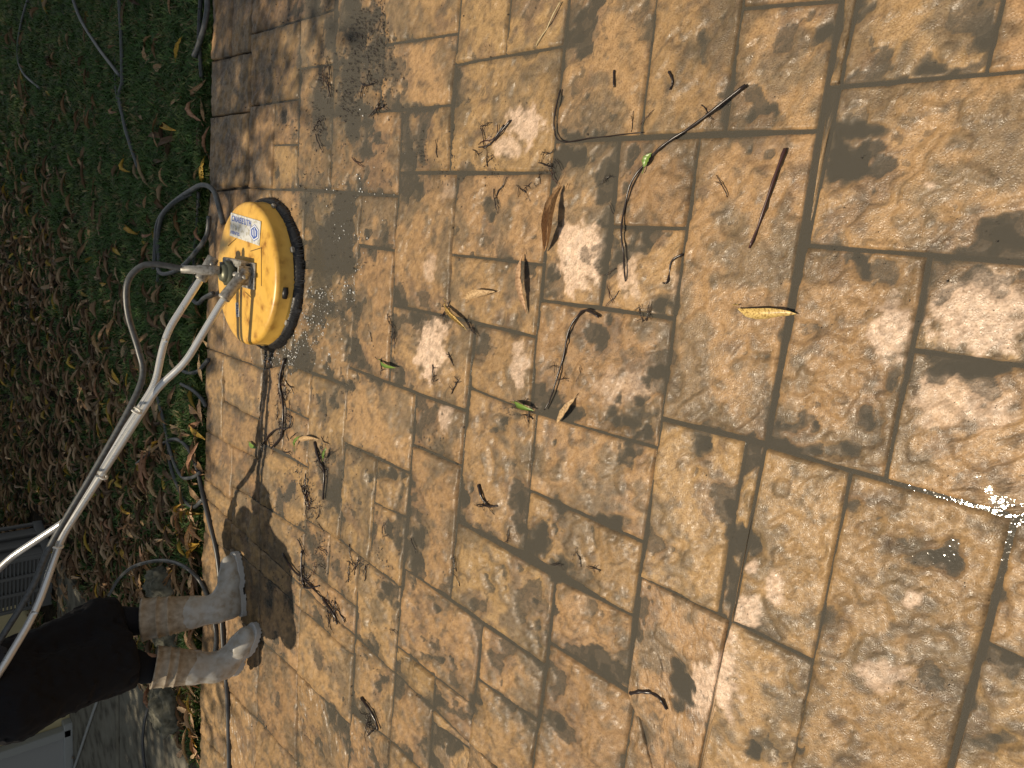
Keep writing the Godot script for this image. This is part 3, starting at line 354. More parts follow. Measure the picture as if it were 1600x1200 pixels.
func tile_mesh(flatpoly: Array, sd: int) -> ArrayMesh:
	var poly := PackedVector2Array()
	var lo := Vector2(99, 99)
	var hi := -lo
	for i in range(0, flatpoly.size(), 2):
		var p := Vector2(flatpoly[i], flatpoly[i + 1])
		poly.append(p)
		lo = lo.min(p)
		hi = hi.max(p)
	var mid := (lo + hi) * 0.5
	var far := Vector3(mid.x, 1.35, mid.y).length()
	var step := clampf(0.0034 * far - 0.0002, 0.0046, 0.0115)
	var zs := [lo.y, hi.y, lo.y + 0.004, hi.y - 0.004]
	for p in poly: zs.append(p.y)
	var nz := int(ceil((hi.y - lo.y) / step))
	for i in range(1, nz): zs.append(lerpf(lo.y, hi.y, float(i) / nz))
	zs.sort()
	var rows := []
	for z in zs:
		if rows.is_empty() or z - rows[-1] > 0.0008: rows.append(z)
	var cols := int(ceil((hi.x - lo.x) / step)) + 1
	var pud := near_blobs(PUDDLES, lo, hi)
	var pale := near_blobs(PALE, lo, hi)
	var r2 := RandomNumberGenerator.new()
	r2.seed = 7000 + sd
	var tilt := Vector2(r2.randf_range(-1, 1), r2.randf_range(-1, 1)) * 0.005
	var lift := r2.randf_range(-0.0006, 0.0010)
	var tone := r2.randf_range(0.84, 1.10)
	var hue := r2.randf()
	var off := r2.randf_range(0, 200)
	var edges := []
	var m := poly.size()
	var c0 := Vector2.ZERO
	for p in poly: c0 += p / m
	for i in m:
		var a := poly[i]
		var b := poly[(i + 1) % m]
		if (b - a).length() < 0.002: continue
		var n := Vector2(-(b - a).y, (b - a).x).normalized()
		if n.dot(c0 - a) < 0: n = -n
		edges.append([a, n])
	var st := smooth()
	var four := []
	if m == 4:
		var first := 0
		var turn := 0.0
		for i in 4:
			if poly[i].x + poly[i].y < poly[first].x + poly[first].y: first = i
			turn += poly[i].cross(poly[(i + 1) % 4])
		for i in 4: four.append(poly[(first + (i if turn > 0.0 else 4 - i)) % 4])
	if four.size() == 4:
		var deep: float = max((four[3] - four[0]).length(), (four[2] - four[1]).length())
		var n4 := int(ceil(deep / step)) + 1
		rows = []
		for i in n4 + 1:
			var s := float(i) / n4
			if i == 1: s = min(s, 0.004 / deep)
			if i == n4 - 1: s = max(s, 1.0 - 0.004 / deep)
			rows.append(s)
	for row in rows:
		var z: float = row
		var xl := 99.0
		var xr := -99.0
		for i in m:
			var a := poly[i]
			var b := poly[(i + 1) % m]
			if min(a.y, b.y) - 1e-6 <= z and z <= max(a.y, b.y) + 1e-6:
				if abs(a.y - b.y) < 1e-6:
					xl = min(xl, min(a.x, b.x)); xr = max(xr, max(a.x, b.x))
				else:
					var x0 := lerpf(a.x, b.x, clampf((z - a.y) / (b.y - a.y), 0, 1))
					xl = min(xl, x0); xr = max(xr, x0)
		for c in cols + 1:
			var t := float(c) / cols
			if c == 1: t = min(t, 0.004 / max(xr - xl, 0.02))
			if c == cols - 1: t = max(t, 1.0 - 0.004 / max(xr - xl, 0.02))
			var x := lerpf(xl, xr, t)
			if four.size() == 4:
				var wide: float = lerpf((four[1] - four[0]).length(), (four[2] - four[3]).length(), row)
				t = float(c) / cols
				if c == 1: t = min(t, 0.004 / wide)
				if c == cols - 1: t = max(t, 1.0 - 0.004 / wide)
				var at: Vector2 = four[0].lerp(four[1], t).lerp(four[3].lerp(four[2], t), row)
				x = at.x
				z = at.y
			var d := 9.0
			var p := Vector2(x, z)
			for e in edges: d = min(d, (p - e[0]).dot(e[1]))
			d = max(d, 0.0)
			var na := noise_a.get_noise_3d(x * 1.0, z * 1.0, off)
			var nb := noise_b.get_noise_3d(x * 1.0, z * 1.0, off)
			var nc := noise_c.get_noise_2d(x, z)
			var nd := noise_d.get_noise_2d(x, z)
			# cleft slate: broad swells broken into little ledges
			var q := (na * 1.5 + nb * 0.35) * 2.1 + 5.0
			var fl := floorf(q)
			var ledge := fl + smoothstep(0.82, 0.97, q - fl)
			var y := (ledge - 4.64) * 0.0032 + nb * 0.0014 + nc * 0.0006 + nd * 0.00025
			y += tilt.dot(p - mid) + lift
			var worn := blob_at(pale, x, z, nb * 0.85 + nc * 0.3 + na * 0.3, 1.28, 0.90)
			y += worn * 0.0022
			var bowl := blob_at(pud, x, z, nb * 0.85 + nc * 0.18 + na * 0.45, 1.35, 0.25)
			y -= bowl * 0.0011
			y += smoothstep(-2.78, -3.0, z) * 0.0038
			var mud := slurry(x, z)
			y -= mud * 0.0026
			var hug := smoothstep(0.075, 0.0, d + nb * 0.05) * smoothstep(0.02, 0.32, noise_a.get_noise_2d(x * 1.1 + 70.0, z * 1.1))
			y -= hug * 0.0017
			var dd := d + nb * 0.0016 + nc * 0.0010
			y -= 0.0090 * (1.0 - smoothstep(-0.002, 0.0038, dd)) + 0.0005 * (1.0 - smoothstep(0.0, 0.025, d))
			if d < 0.0005: y = -0.0125
			# pigment: ochre with brown antiquing, worn pale patches, mud stain
			var col := Color(0.372, 0.246, 0.118)
			col = col.lerp(Color(0.378, 0.226, 0.122), hue * 0.6)
			var brown := clampf(smoothstep(-0.08, 0.42, -na + nb * 0.55) * 0.9 + smoothstep(0.1, 0.6, nc) * 0.25, 0.0, 1.0)
			col = col.lerp(Color(0.190, 0.128, 0.084), brown * 0.8)
			var grey := smoothstep(0.0, 0.42, noise_a.get_noise_2d(x * 0.8 + 31.0, z * 0.8) + nb * 0.5)
			col = col.lerp(Color(0.178, 0.136, 0.088), grey * 0.7)
			var spots := smoothstep(0.14, 0.5, nc * 0.5 + nb * 0.8)
			col = col.lerp(Color(0.095, 0.072, 0.048), spots * 0.38)
			col = col.lerp(Color(0.105, 0.083, 0.056), hug * 0.7)
			var foot := smoothstep(0.55, 0.78, q - fl) * smoothstep(0.95, 0.84, q - fl) * smoothstep(-0.25, 0.25, nb + nc * 0.5)
			col = col.lerp(Color(0.090, 0.070, 0.048), foot * 0.55)
			col = col.lerp(Color(0.66, 0.495, 0.375), worn * clampf(0.92 + nd * 0.3, 0.0, 1.0))
			col = col.lerp(Color(0.125, 0.102, 0.068), clampf(max(mud * 0.7, bowl / 6.0 * 0.6) * (0.8 + nb), 0.0, 0.8))
			var f := tone * (1.0 + nc * 0.32 + nd * 0.30)
			st.set_color(Color(col.r * f, col.g * f, col.b * f))
			st.add_vertex(Vector3(x, y, z))
	var w := cols + 1
	for r in rows.size() - 1:
		for c in cols:
			var a := r * w + c
			for i in [a, a + 1, a + w + 1, a, a + w + 1, a + w]: st.add_index(i)
	return finish(st)

# ---------------------------------------------------------------- leaves and twigs
func leaf_mesh(l: float, w: float, fold: float, bend: float, twist: float, sd: int) -> ArrayMesh:
	var r2 := RandomNumberGenerator.new()
	r2.seed = sd
	var st := smooth()
	var n := 10
	var ph := r2.randf() * 6.0
	for i in n + 1:
		var t := float(i) / n
		var hw := w * 0.5 * pow(sin(PI * clampf(t * 0.96 + 0.02, 0, 1)), 0.8) * (1.0 - 0.25 * t)
		var side := sin(t * 3.0 + ph) * w * 0.35 * sin(ph * 2.0)
		var lift := bend * sin(PI * t) * l + 0.004
		for k in 5:
			var s := k / 2.0 - 1.0
			var tw := twist * (t - 0.5)
			var x := (t - 0.5) * l
			var zz := s * hw * cos(fold * abs(s))
			var yy: float = abs(s) * hw * sin(fold * abs(s)) + 0.0016 * sin(t * 23.0 + s * 2.0 + ph) * abs(s)
			st.add_vertex(Vector3(x, max(0.001, lift + yy * cos(tw) + zz * sin(tw)), side + zz * cos(tw) - yy * sin(tw)))
	for i in n:
		for k in 4:
			var a := i * 5 + k
			for j in [a, a + 5, a + 6, a, a + 6, a + 1]: st.add_index(j)
	add_stalk(st, l, w, (n + 1) * 5)
	return finish(st)

func add_stalk(st: SurfaceTool, l: float, w: float, first: int):
	var r := 0.0012
	for i in 3:
		var p := Vector3(-0.5 * l - i * 0.007, 0.005 - i * 0.0012, sin(i * 1.1) * 0.003 + sin(0.0) * w)
		for k in 3:
			var a := TAU * k / 3.0
			st.add_vertex(p + Vector3(0, cos(a), sin(a)) * r)
	for i in 2:
		for k in 3:
			var k2 := (k + 1) % 3
			var a := first + i * 3
			for j in [a + k, a + k2, a + 3 + k2, a + k, a + 3 + k2, a + 3 + k]: st.add_index(j)

func twig_mesh(l: float, r: float, branches: int, sd: int) -> ArrayMesh:
	var r2 := RandomNumberGenerator.new()
	r2.seed = sd
	var st := smooth()
	var pts := []
	var a := r2.randf_range(-0.4, 0.4)
	var p := Vector3(-l * 0.5, r, 0)
	for i in 7:
		pts.append(p)
		a += r2.randf_range(-0.45, 0.45)
		p += Vector3(cos(a), 0, sin(a)) * l / 6.0
		p.y = r + abs(sin(i * 1.3)) * r * 1.4
	add_tube(st, pts, [r, r, r * 0.95, r * 0.9, r * 0.8, r * 0.7, r * 0.5], 5)
	for b in branches:
		var at: Vector3 = pts[1 + r2.randi() % 5]
		var ba := r2.randf_range(-PI, PI)
		var bl := l * r2.randf_range(0.15, 0.45)
		var e := at + Vector3(cos(ba), 0.05, sin(ba)) * bl
		var mid := at.lerp(e, 0.5) + Vector3(r2.randf_range(-1, 1), 0.5, r2.randf_range(-1, 1)) * bl * 0.12
		e.y = r * 0.7
		add_tube(st, [at, mid, e], [r * 0.7, r * 0.55, r * 0.4], 4)
	return finish(st)

func swarm(called: String, mesh: Mesh, material: Material, spots: Array, colors: Array, label: String, category: String, parent: Node = null):
	var mm := MultiMesh.new()
	mm.transform_format = MultiMesh.TRANSFORM_3D
	mm.use_colors = colors.size() > 0
	mm.mesh = mesh
	mm.instance_count = spots.size()
	for i in spots.size():
		mm.set_instance_transform(i, spots[i])
		if colors.size() > 0: mm.set_instance_color(i, colors[i])
	var o := MultiMeshInstance3D.new()
	o.multimesh = mm
	o.material_override = material
	if parent == null:
		o.name = numbered(called)
		add_child(o)
		tag(o, label, category, "", "stuff")
	else:
		o.name = called
		parent.add_child(o, true)
		o.set_meta("kind", "stuff")
	return o

# ---------------------------------------------------------------- materials
func make_materials():
	var t := mat(Color(1, 1, 1), 1.0, 0.0, 0.42)
	t.albedo_color = Color.WHITE
	t.vertex_color_use_as_albedo = true
	t.albedo_texture = grain_tex(512, 0.16, 5, [[0.0, Color(0.66, 0.62, 0.57)], [0.36, Color(0.90, 0.89, 0.87)], [0.6, Color(0.97, 0.965, 0.955)], [1.0, Color(1, 1, 1)]], 4)
	t.roughness_texture = grain_tex(512, 0.05, 7, [[0.15, Color(0.27, 0.27, 0.27)], [0.5, Color(0.45, 0.45, 0.45)], [0.85, Color(0.72, 0.72, 0.72)]], 5)
	t.normal_enabled = true
	t.normal_texture = bump_tex(512, 0.20, 6, 3.0, 2)
	t.normal_scale = 0.28
	triplanar(t, 0.42)
	M.tile = t
	var sl := mat(Color(0.052, 0.045, 0.036), 0.85)
	sl.albedo_texture = grain_tex(256, 0.06, 15, [[0.0, Color(0.6, 0.58, 0.55)], [1.0, Color(1, 1, 1)]])
	triplanar(sl, 0.5)
	M.slab = sl
	# muddy water in thin layers, so that deeper water is denser
	var w := mat(Color(0.140, 0.128, 0.104), 0.05, 0.0, 0.22)
	w.transparency = BaseMaterial3D.TRANSPARENCY_ALPHA
	w.albedo_color.a = 0.20
	w.normal_enabled = true
	w.normal_texture = bump_tex(512, 0.09, 8, 3.0, 3)
	w.normal_scale = 0.07
	triplanar(w, 0.6)
	M.water = w
	var s := mat(Color(0.130, 0.119, 0.097), 0.8, 0.0, 0.0)
	s.transparency = BaseMaterial3D.TRANSPARENCY_ALPHA
	s.albedo_color.a = 0.21
	M.silt = s
	var s3 := mat(Color(0.062, 0.056, 0.046), 0.8, 0.0, 0.0)
	s3.transparency = BaseMaterial3D.TRANSPARENCY_ALPHA
	s3.albedo_color.a = 0.42
	M.deep_silt = s3
	var soil := mat(Color(0.045, 0.034, 0.022), 0.95, 0.0, 0.2)
	soil.albedo_texture = grain_tex(512, 0.03, 21, [[0.2, Color(0.45, 0.42, 0.40)], [0.6, Color(0.85, 0.85, 0.8)], [0.9, Color(1, 1, 1)]], 5)
	triplanar(soil, 1.3)
	M.soil = soil
	var g := mat(Color(1, 1, 1), 0.5, 0.0, 0.35)
	g.vertex_color_use_as_albedo = true
	g.backlight_enabled = true
	g.backlight = Color(0.35, 0.4, 0.2)
	M.grass = g
	var lf := mat(Color(1, 1, 1), 0.62, 0.0, 0.4)
	lf.vertex_color_use_as_albedo = true
	lf.backlight_enabled = true
	lf.backlight = Color(0.2, 0.17, 0.12)
	M.litter = lf
	var leaf_tones := [Color(0.46, 0.30, 0.16), Color(0.54, 0.36, 0.22), Color(0.36, 0.23, 0.12), Color(0.48, 0.28, 0.18), Color(0.58, 0.42, 0.24), Color(0.58, 0.38, 0.06), Color(0.19, 0.115, 0.06)]
	M.leaf = []
	for i in leaf_tones.size():
		var lm := mat(leaf_tones[i], 0.6, 0.0, 0.4)
		lm.albedo_texture = grain_tex(128, 0.05, 40 + i, [[0.1, Color(0.62, 0.56, 0.5)], [0.5, Color(0.95, 0.93, 0.9)], [1.0, Color(1, 1, 1)]])
		triplanar(lm, 0.06, false)
		lm.backlight_enabled = true
		lm.backlight = Color(0.22, 0.17, 0.1)
		M.leaf.append(lm)
	M.green_leaf = mat(Color(0.15, 0.24, 0.045), 0.35)
	M.yellow_leaf = mat(Color(0.66, 0.50, 0.20), 0.4)
	M.yellow_leaf.albedo_texture = grain_tex(128, 0.06, 61, [[0.1, Color(0.5, 0.42, 0.3)], [0.5, Color(0.97, 0.95, 0.9)], [1.0, Color(1, 1, 1)]])
	triplanar(M.yellow_leaf, 0.05, false)
	M.twig = mat(Color(0.020, 0.013, 0.012), 0.28, 0.0, 0.5)
	M.red_twig = mat(Color(0.050, 0.020, 0.018), 0.3)
	M.straw = mat(Color(0.5, 0.4, 0.22), 0.4)
	M.crumb = mat(Color(0.024, 0.016, 0.012), 0.4)
	var y := mat(Color(0.70, 0.415, 0.075), 0.36, 0.0, 0.5)
	y.albedo_texture = grain_tex(512, 0.012, 71, [[0.08, Color(0.66, 0.57, 0.46)], [0.30, Color(0.92, 0.90, 0.87)], [0.55, Color(1, 1, 1)], [1.0, Color(0.98, 0.97, 0.95)]], 6)
	y.normal_enabled = true
	y.normal_texture = bump_tex(256, 0.05, 72, 1.0)
	y.normal_scale = 0.12
	triplanar(y, 0.55)
	M.yellow = y
	M.bristle = mat(Color(0.012, 0.011, 0.011), 0.45)
	M.black_rubber = mat(Color(0.028, 0.028, 0.030), 0.45)
	M.groove = mat(Color(0.16, 0.09, 0.02), 0.6)
	var al := mat(Color(0.70, 0.70, 0.69), 0.36, 0.6, 0.5)
	al.roughness_texture = grain_tex(256, 0.03, 81, [[0.1, Color(0.7, 0.7, 0.7)], [1.0, Color(1, 1, 1)]])
	triplanar(al, 0.3)
	M.aluminium = al
	var zinc := mat(Color(0.42, 0.41, 0.39), 0.45, 0.3)
	zinc.albedo_texture = grain_tex(256, 0.04, 83, [[0.1, Color(0.5, 0.46, 0.42)], [0.5, Color(0.9, 0.9, 0.88)], [1.0, Color(1, 1, 1)]], 5)
	triplanar(zinc, 0.2)
	M.zinc = zinc
	M.brass = mat(Color(0.13, 0.135, 0.09), 0.42, 0.45)
	M.tie = mat(Color(0.72, 0.70, 0.64), 0.4)
	M.sticker = mat(Color(0.62, 0.63, 0.62), 0.5)
	M.sticker.albedo_texture = grain_tex(256, 0.03, 85, [[0.1, Color(0.72, 0.68, 0.55)], [0.5, Color(0.95, 0.95, 0.95)], [1.0, Color(1, 1, 1)]], 4)
	triplanar(M.sticker, 0.2)
	M.blue_print = mat(Color(0.045, 0.10, 0.36), 0.5)
	M.white_print = mat(Color(0.72, 0.74, 0.76), 0.5)
	var hz := mat(Color(0.085, 0.092, 0.098), 0.42)
	hz.albedo_texture = grain_tex(256, 0.05, 91, [[0.1, Color(0.7, 0.68, 0.62)], [0.6, Color(1, 1, 1)], [1.0, Color(1, 1, 1)]])
	triplanar(hz, 0.25)
	M.hose = hz
	M.dark_hose = mat(Color(0.045, 0.047, 0.050), 0.38)
	M.pale_hose = mat(Color(0.26, 0.27, 0.26), 0.4)
	var bt := mat(Color(0.43, 0.418, 0.388), 0.33, 0.0, 0.5)
	bt.albedo_texture = grain_tex(512, 0.022, 95, [[0.2, Color(0.84, 0.79, 0.72)], [0.42, Color(0.93, 0.91, 0.88)], [0.58, Color(0.99, 0.99, 0.99)], [1.0, Color(1, 1, 1)]], 6)
	triplanar(bt, 0.5, false)
	M.boot = bt
	var cf := mat(Color(0.42, 0.37, 0.30), 0.4)
	cf.albedo_texture = grain_tex(512, 0.022, 97, [[0.2, Color(0.72, 0.66, 0.58)], [0.5, Color(0.86, 0.83, 0.78)], [0.8, Color(1, 0.98, 0.95)], [1.0, Color(1, 1, 1)]], 6)
	triplanar(cf, 0.4, false)
	M.cuff = cf
	M.sole = mat(Color(0.40, 0.40, 0.39), 0.5)
	var cl := mat(Color(0.010, 0.010, 0.012), 0.85, 0.0, 0.3)
	cl.rim_enabled = true
	cl.rim = 0.06
	M.cloth = cl
	M.shirt = mat(Color(0.03, 0.035, 0.05), 0.9)
	M.skin = mat(Color(0.42, 0.25, 0.17), 0.55)
	M.hair = mat(Color(0.03, 0.02, 0.015), 0.6)
	var cc := mat(Color(0.20, 0.187, 0.145), 0.9)
	cc.albedo_texture = grain_tex(512, 0.012, 101, [[0.1, Color(0.55, 0.53, 0.5)], [0.5, Color(0.88, 0.87, 0.85)], [1.0, Color(1, 1, 1)]], 6)
	triplanar(cc, 1.2)
	M.concrete = cc
	var rk := mat(Color(0.20, 0.19, 0.155), 0.9)
	rk.albedo_texture = grain_tex(256, 0.03, 105, [[0.1, Color(0.5, 0.5, 0.45)], [0.5, Color(0.85, 0.85, 0.8)], [1.0, Color(1, 1, 1)]], 5)
	triplanar(rk, 0.3)
	M.rock = rk
	M.ac = mat(Color(0.12, 0.122, 0.12), 0.6)
	M.cream = mat(Color(0.50, 0.43, 0.235), 0.75)
	M.door_grey = mat(Color(0.25, 0.255, 0.25), 0.6)
	M.roof = mat(Color(0.10, 0.095, 0.09), 0.8)
	M.bark = mat(Color(0.16, 0.12, 0.085), 0.95)
	M.bark.albedo_texture = grain_tex(256, 0.03, 107, [[0.1, Color(0.5, 0.45, 0.4)], [1.0, Color(1, 1, 1)]], 5)
	triplanar(M.bark, 0.6)
	var fo := mat(Color(0.07, 0.10, 0.035), 0.55)
	fo.backlight_enabled = true
	fo.backlight = Color(0.25, 0.35, 0.1)
	M.foliage = fo
	M.foam = mat(Color(0.62, 0.62, 0.60), 0.10, 0.0, 0.6)

# ---------------------------------------------------------------- builders
func build_patio():
	var st := flat()
	add_box(st, Vector3(-0.8, -0.0785, -1.34), Vector3(6.9, 0.14, 4.36), Basis.IDENTITY, 0.004)
	var slab := put("patio", finish(st), M.slab)
	slab.set_meta("kind", "structure")
	for i in TILES.size():
		put("paving_slab", tile_mesh(TILES[i], i), M.tile, slab)
	# the murky wash water: a clear-ish top layer over the settled silt
	for lay in [[-0.0030, "wash_water", M.water], [-0.0037, "silt_water", M.silt], [-0.0044, "silt_water", M.silt], [-0.0051, "silt_water", M.silt], [-0.0058, "settled_mud", M.deep_silt], [-0.0066, "settled_mud", M.deep_silt]]:
		var s2 := flat()
		var y: float = lay[0]
		quad(s2, Vector3(-4.2, y, -3.02), Vector3(2.6, y, -3.02), Vector3(2.6, y, 0.82), Vector3(-4.2, y, 0.82))
		var o := put(lay[1], finish(s2), lay[2])
		o.set_meta("kind", "structure")

func build_ground():
	var st := smooth()
	var n := 60
	for i in n + 1:
		for k in n + 1:
			var x: float = -0.8 + (pow(abs(i - n / 2.0) / (n / 2.0), 2.2) * 45.0) * sign(i - n / 2.0)
			var z: float = -6.5 + (pow(abs(k - n / 2.0) / (n / 2.0), 2.2) * 45.0) * sign(k - n / 2.0)
			var inside: float = 1.0 if (z > -3.9) else 0.0
			st.add_vertex(Vector3(x, -0.04 - inside * 0.12 + noise_a.get_noise_2d(x * 0.3, z * 0.3) * 0.02, z))
	for k in n:
		for i in n:
			var a := i * (n + 1) + k
			for j in [a, a + n + 1, a + n + 2, a, a + n + 2, a + 1]: st.add_index(j)
	var o := put("lawn", finish(st), M.soil)
	o.set_meta("kind", "structure")

func litter_share(x: float, z: float) -> float:
	# bare leaf litter spreads from the house side; the grass is thick to the right
	var n := noise_a.get_noise_2d(x * 0.5 + 3.0, z * 0.5) * 1.0
	var far := clampf((-z - 3.6) / 4.0, 0.0, 1.0)
	return clampf(0.03 + 0.85 * smoothstep(0.2, -1.6 , x + n * 1.5 - far * 1.7 + 0.75), 0.03, 0.93)

func lawn_spot(zmin: float, zmax: float) -> Vector3:
	var z := rng.randf_range(zmin, zmax)
	var wl := -3.4 + (z + 3.6) * 0.72
	var wr := 1.25 - (z + 3.6) * 0.16
	return Vector3(rng.randf_range(wl, wr), -0.035, z)

func blocked(p: Vector3) -> bool:
	if p.x < -3.0 and p.z > -6.4: return true
	return p.x < -2.85 and p.x > -3.9 and p.z < -6.9 and p.z > -8.0

func build_lawn():
	# grass tufts
	var st := smooth()
	var r2 := RandomNumberGenerator.new()
	r2.seed = 31
	for b in 17:
		var a := r2.randf() * TAU
		var base := Vector3(cos(a), 0, sin(a)) * r2.randf_range(0.0, 0.035)
		var out := Vector3(cos(a + r2.randf_range(-0.9, 0.9)), 0, sin(a + r2.randf_range(-0.9, 0.9)))
		var l := r2.randf_range(0.045, 0.10)
		var lean := r2.randf_range(0.35, 1.0)
		var side := out.cross(Vector3.UP) * 0.0034
		var tint := r2.randf_range(0.65, 1.25)
		st.set_color(Color(tint, tint, tint * 0.95))
		var p0 := base
		var p1 := base + out * l * lean * 0.35 + Vector3.UP * l * 0.5
		var p2 := base + out * l * lean * 0.95 + Vector3.UP * l * (0.82 - lean * 0.25)
		quad(st, p0 - side, p0 + side, p1 + side, p1 - side)
		st.add_vertex(p1 - side); st.add_vertex(p1 + side); st.add_vertex(p2)
	var tuft := finish(st)
	var spots := []
	var cols := []
	for i in 62000:
		var p: Vector3
		if i < 34000: p = lawn_spot(-5.6, -3.56)
		else: p = lawn_spot(-10.6, -5.6)
		if blocked(p): continue
		if rng.randf() < litter_share(p.x, p.z) * 0.96: continue
		var s := rng.randf_range(0.6, 1.15)
		if p.z > -3.62: s *= 0.6
		spots.append(Transform3D(Basis(Vector3.UP, rng.randf() * TAU).scaled(Vector3(s, s * rng.randf_range(0.6, 1.0), s)), p))
		var dry := rng.randf()
		var c := Color(0.068, 0.135, 0.036) if dry < 0.70 else (Color(0.15, 0.20, 0.065) if dry < 0.92 else Color(0.30, 0.24, 0.12))
		cols.append(c * rng.randf_range(0.7, 1.25))
	swarm("lawn_grass", tuft, M.grass, spots, cols, "shaded green lawn grass along the far side of the patio", "grass")
	# leaf litter: the largest as single leaves, the rest as one mass
	var kinds := []
	for i in 9:
		kinds.append(leaf_mesh([0.10, 0.13, 0.085, 0.12, 0.15, 0.07, 0.11, 0.09, 0.14][i], [0.026, 0.030, 0.024, 0.020, 0.032, 0.030, 0.034, 0.018, 0.024][i], [0.5, 0.9, 1.1, 0.3, 0.8, 0.4, 1.2, 0.7, 0.2][i], [0.05, 0.1, 0.14, 0.03, 0.08, 0.06, 0.16, 0.0, 0.12][i], [0.8, -1.2, 0.5, 1.5, -0.6, 0.9, -1.4, 0.3, 1.8][i], 300 + i))
	for i in 300:
		var p := lawn_spot(-5.4, -3.58)
		while blocked(p) or rng.randf() > litter_share(p.x, p.z) * 1.3 + 0.12: p = lawn_spot(-5.4, -3.58)
		if i < 60: p.z = rng.randf_range(-3.68, -3.55)
		var o := put("fallen_leaf", kinds[rng.randi() % 9], M.leaf[5 if rng.randf() < 0.09 else rng.randi() % 5])
		o.transform = Transform3D(Basis(Vector3.UP, rng.randf() * TAU) * Basis(Vector3.RIGHT, rng.randf_range(-0.5, 0.5)) * Basis.from_scale(Vector3.ONE * rng.randf_range(1.0, 1.75)), p + Vector3.UP * rng.randf_range(0.015, 0.055))
		var tone: String = ["tan", "pale tan", "brown", "reddish tan", "light straw", "yellow"][M.leaf.find(o.material_override)]
		var zone := "in the grass strip against the patio edge" if p.z > -3.72 else ("in the grass behind the machine" if p.x > -0.8 and p.z > -4.4 else ("deep in the lawn grass on the far right" if p.x > -0.8 else ("in the litter near the boots" if p.x < -1.7 and p.z > -4.5 else "in the leaf litter under the handle tubes")))
		tag(o, "dry " + tone + " leaf lying " + zone, "leaf", "fallen leaves on the lawn")
	for v in 3:
		spots = []
		cols = []
		for i in 4200:
			var p: Vector3 = lawn_spot(-5.6, -3.62) if i < 1500 else lawn_spot(-10.8, -5.2)
			if blocked(p) or rng.randf() > litter_share(p.x, p.z) + 0.04: continue
			var b := Basis(Vector3.UP, rng.randf() * TAU) * Basis(Vector3.RIGHT, rng.randf_range(-0.7, 0.7)) * Basis(Vector3.BACK, rng.randf_range(-0.35, 0.35))
			var s := rng.randf_range(0.8, 1.75)
			spots.append(Transform3D(b.scaled(Vector3.ONE * s), p + Vector3.UP * rng.randf_range(-0.005, 0.03)))
			var t := rng.randf()
			var c := Color(0.33, 0.21, 0.115) if t < 0.45 else (Color(0.19, 0.12, 0.07) if t < 0.75 else (Color(0.50, 0.36, 0.22) if t < 0.945 else Color(0.52, 0.36, 0.06)))
			cols.append(c * rng.randf_range(0.5, 1.05))
		swarm("leaf_litter", kinds[[0, 4, 6][v]], M.litter, spots, cols, ["brown leaf litter spread thickly over the ground behind the lawn", "long dry leaves matted in the far leaf litter", "curled leaf litter mixed into the grass"][v], "leaf litter")

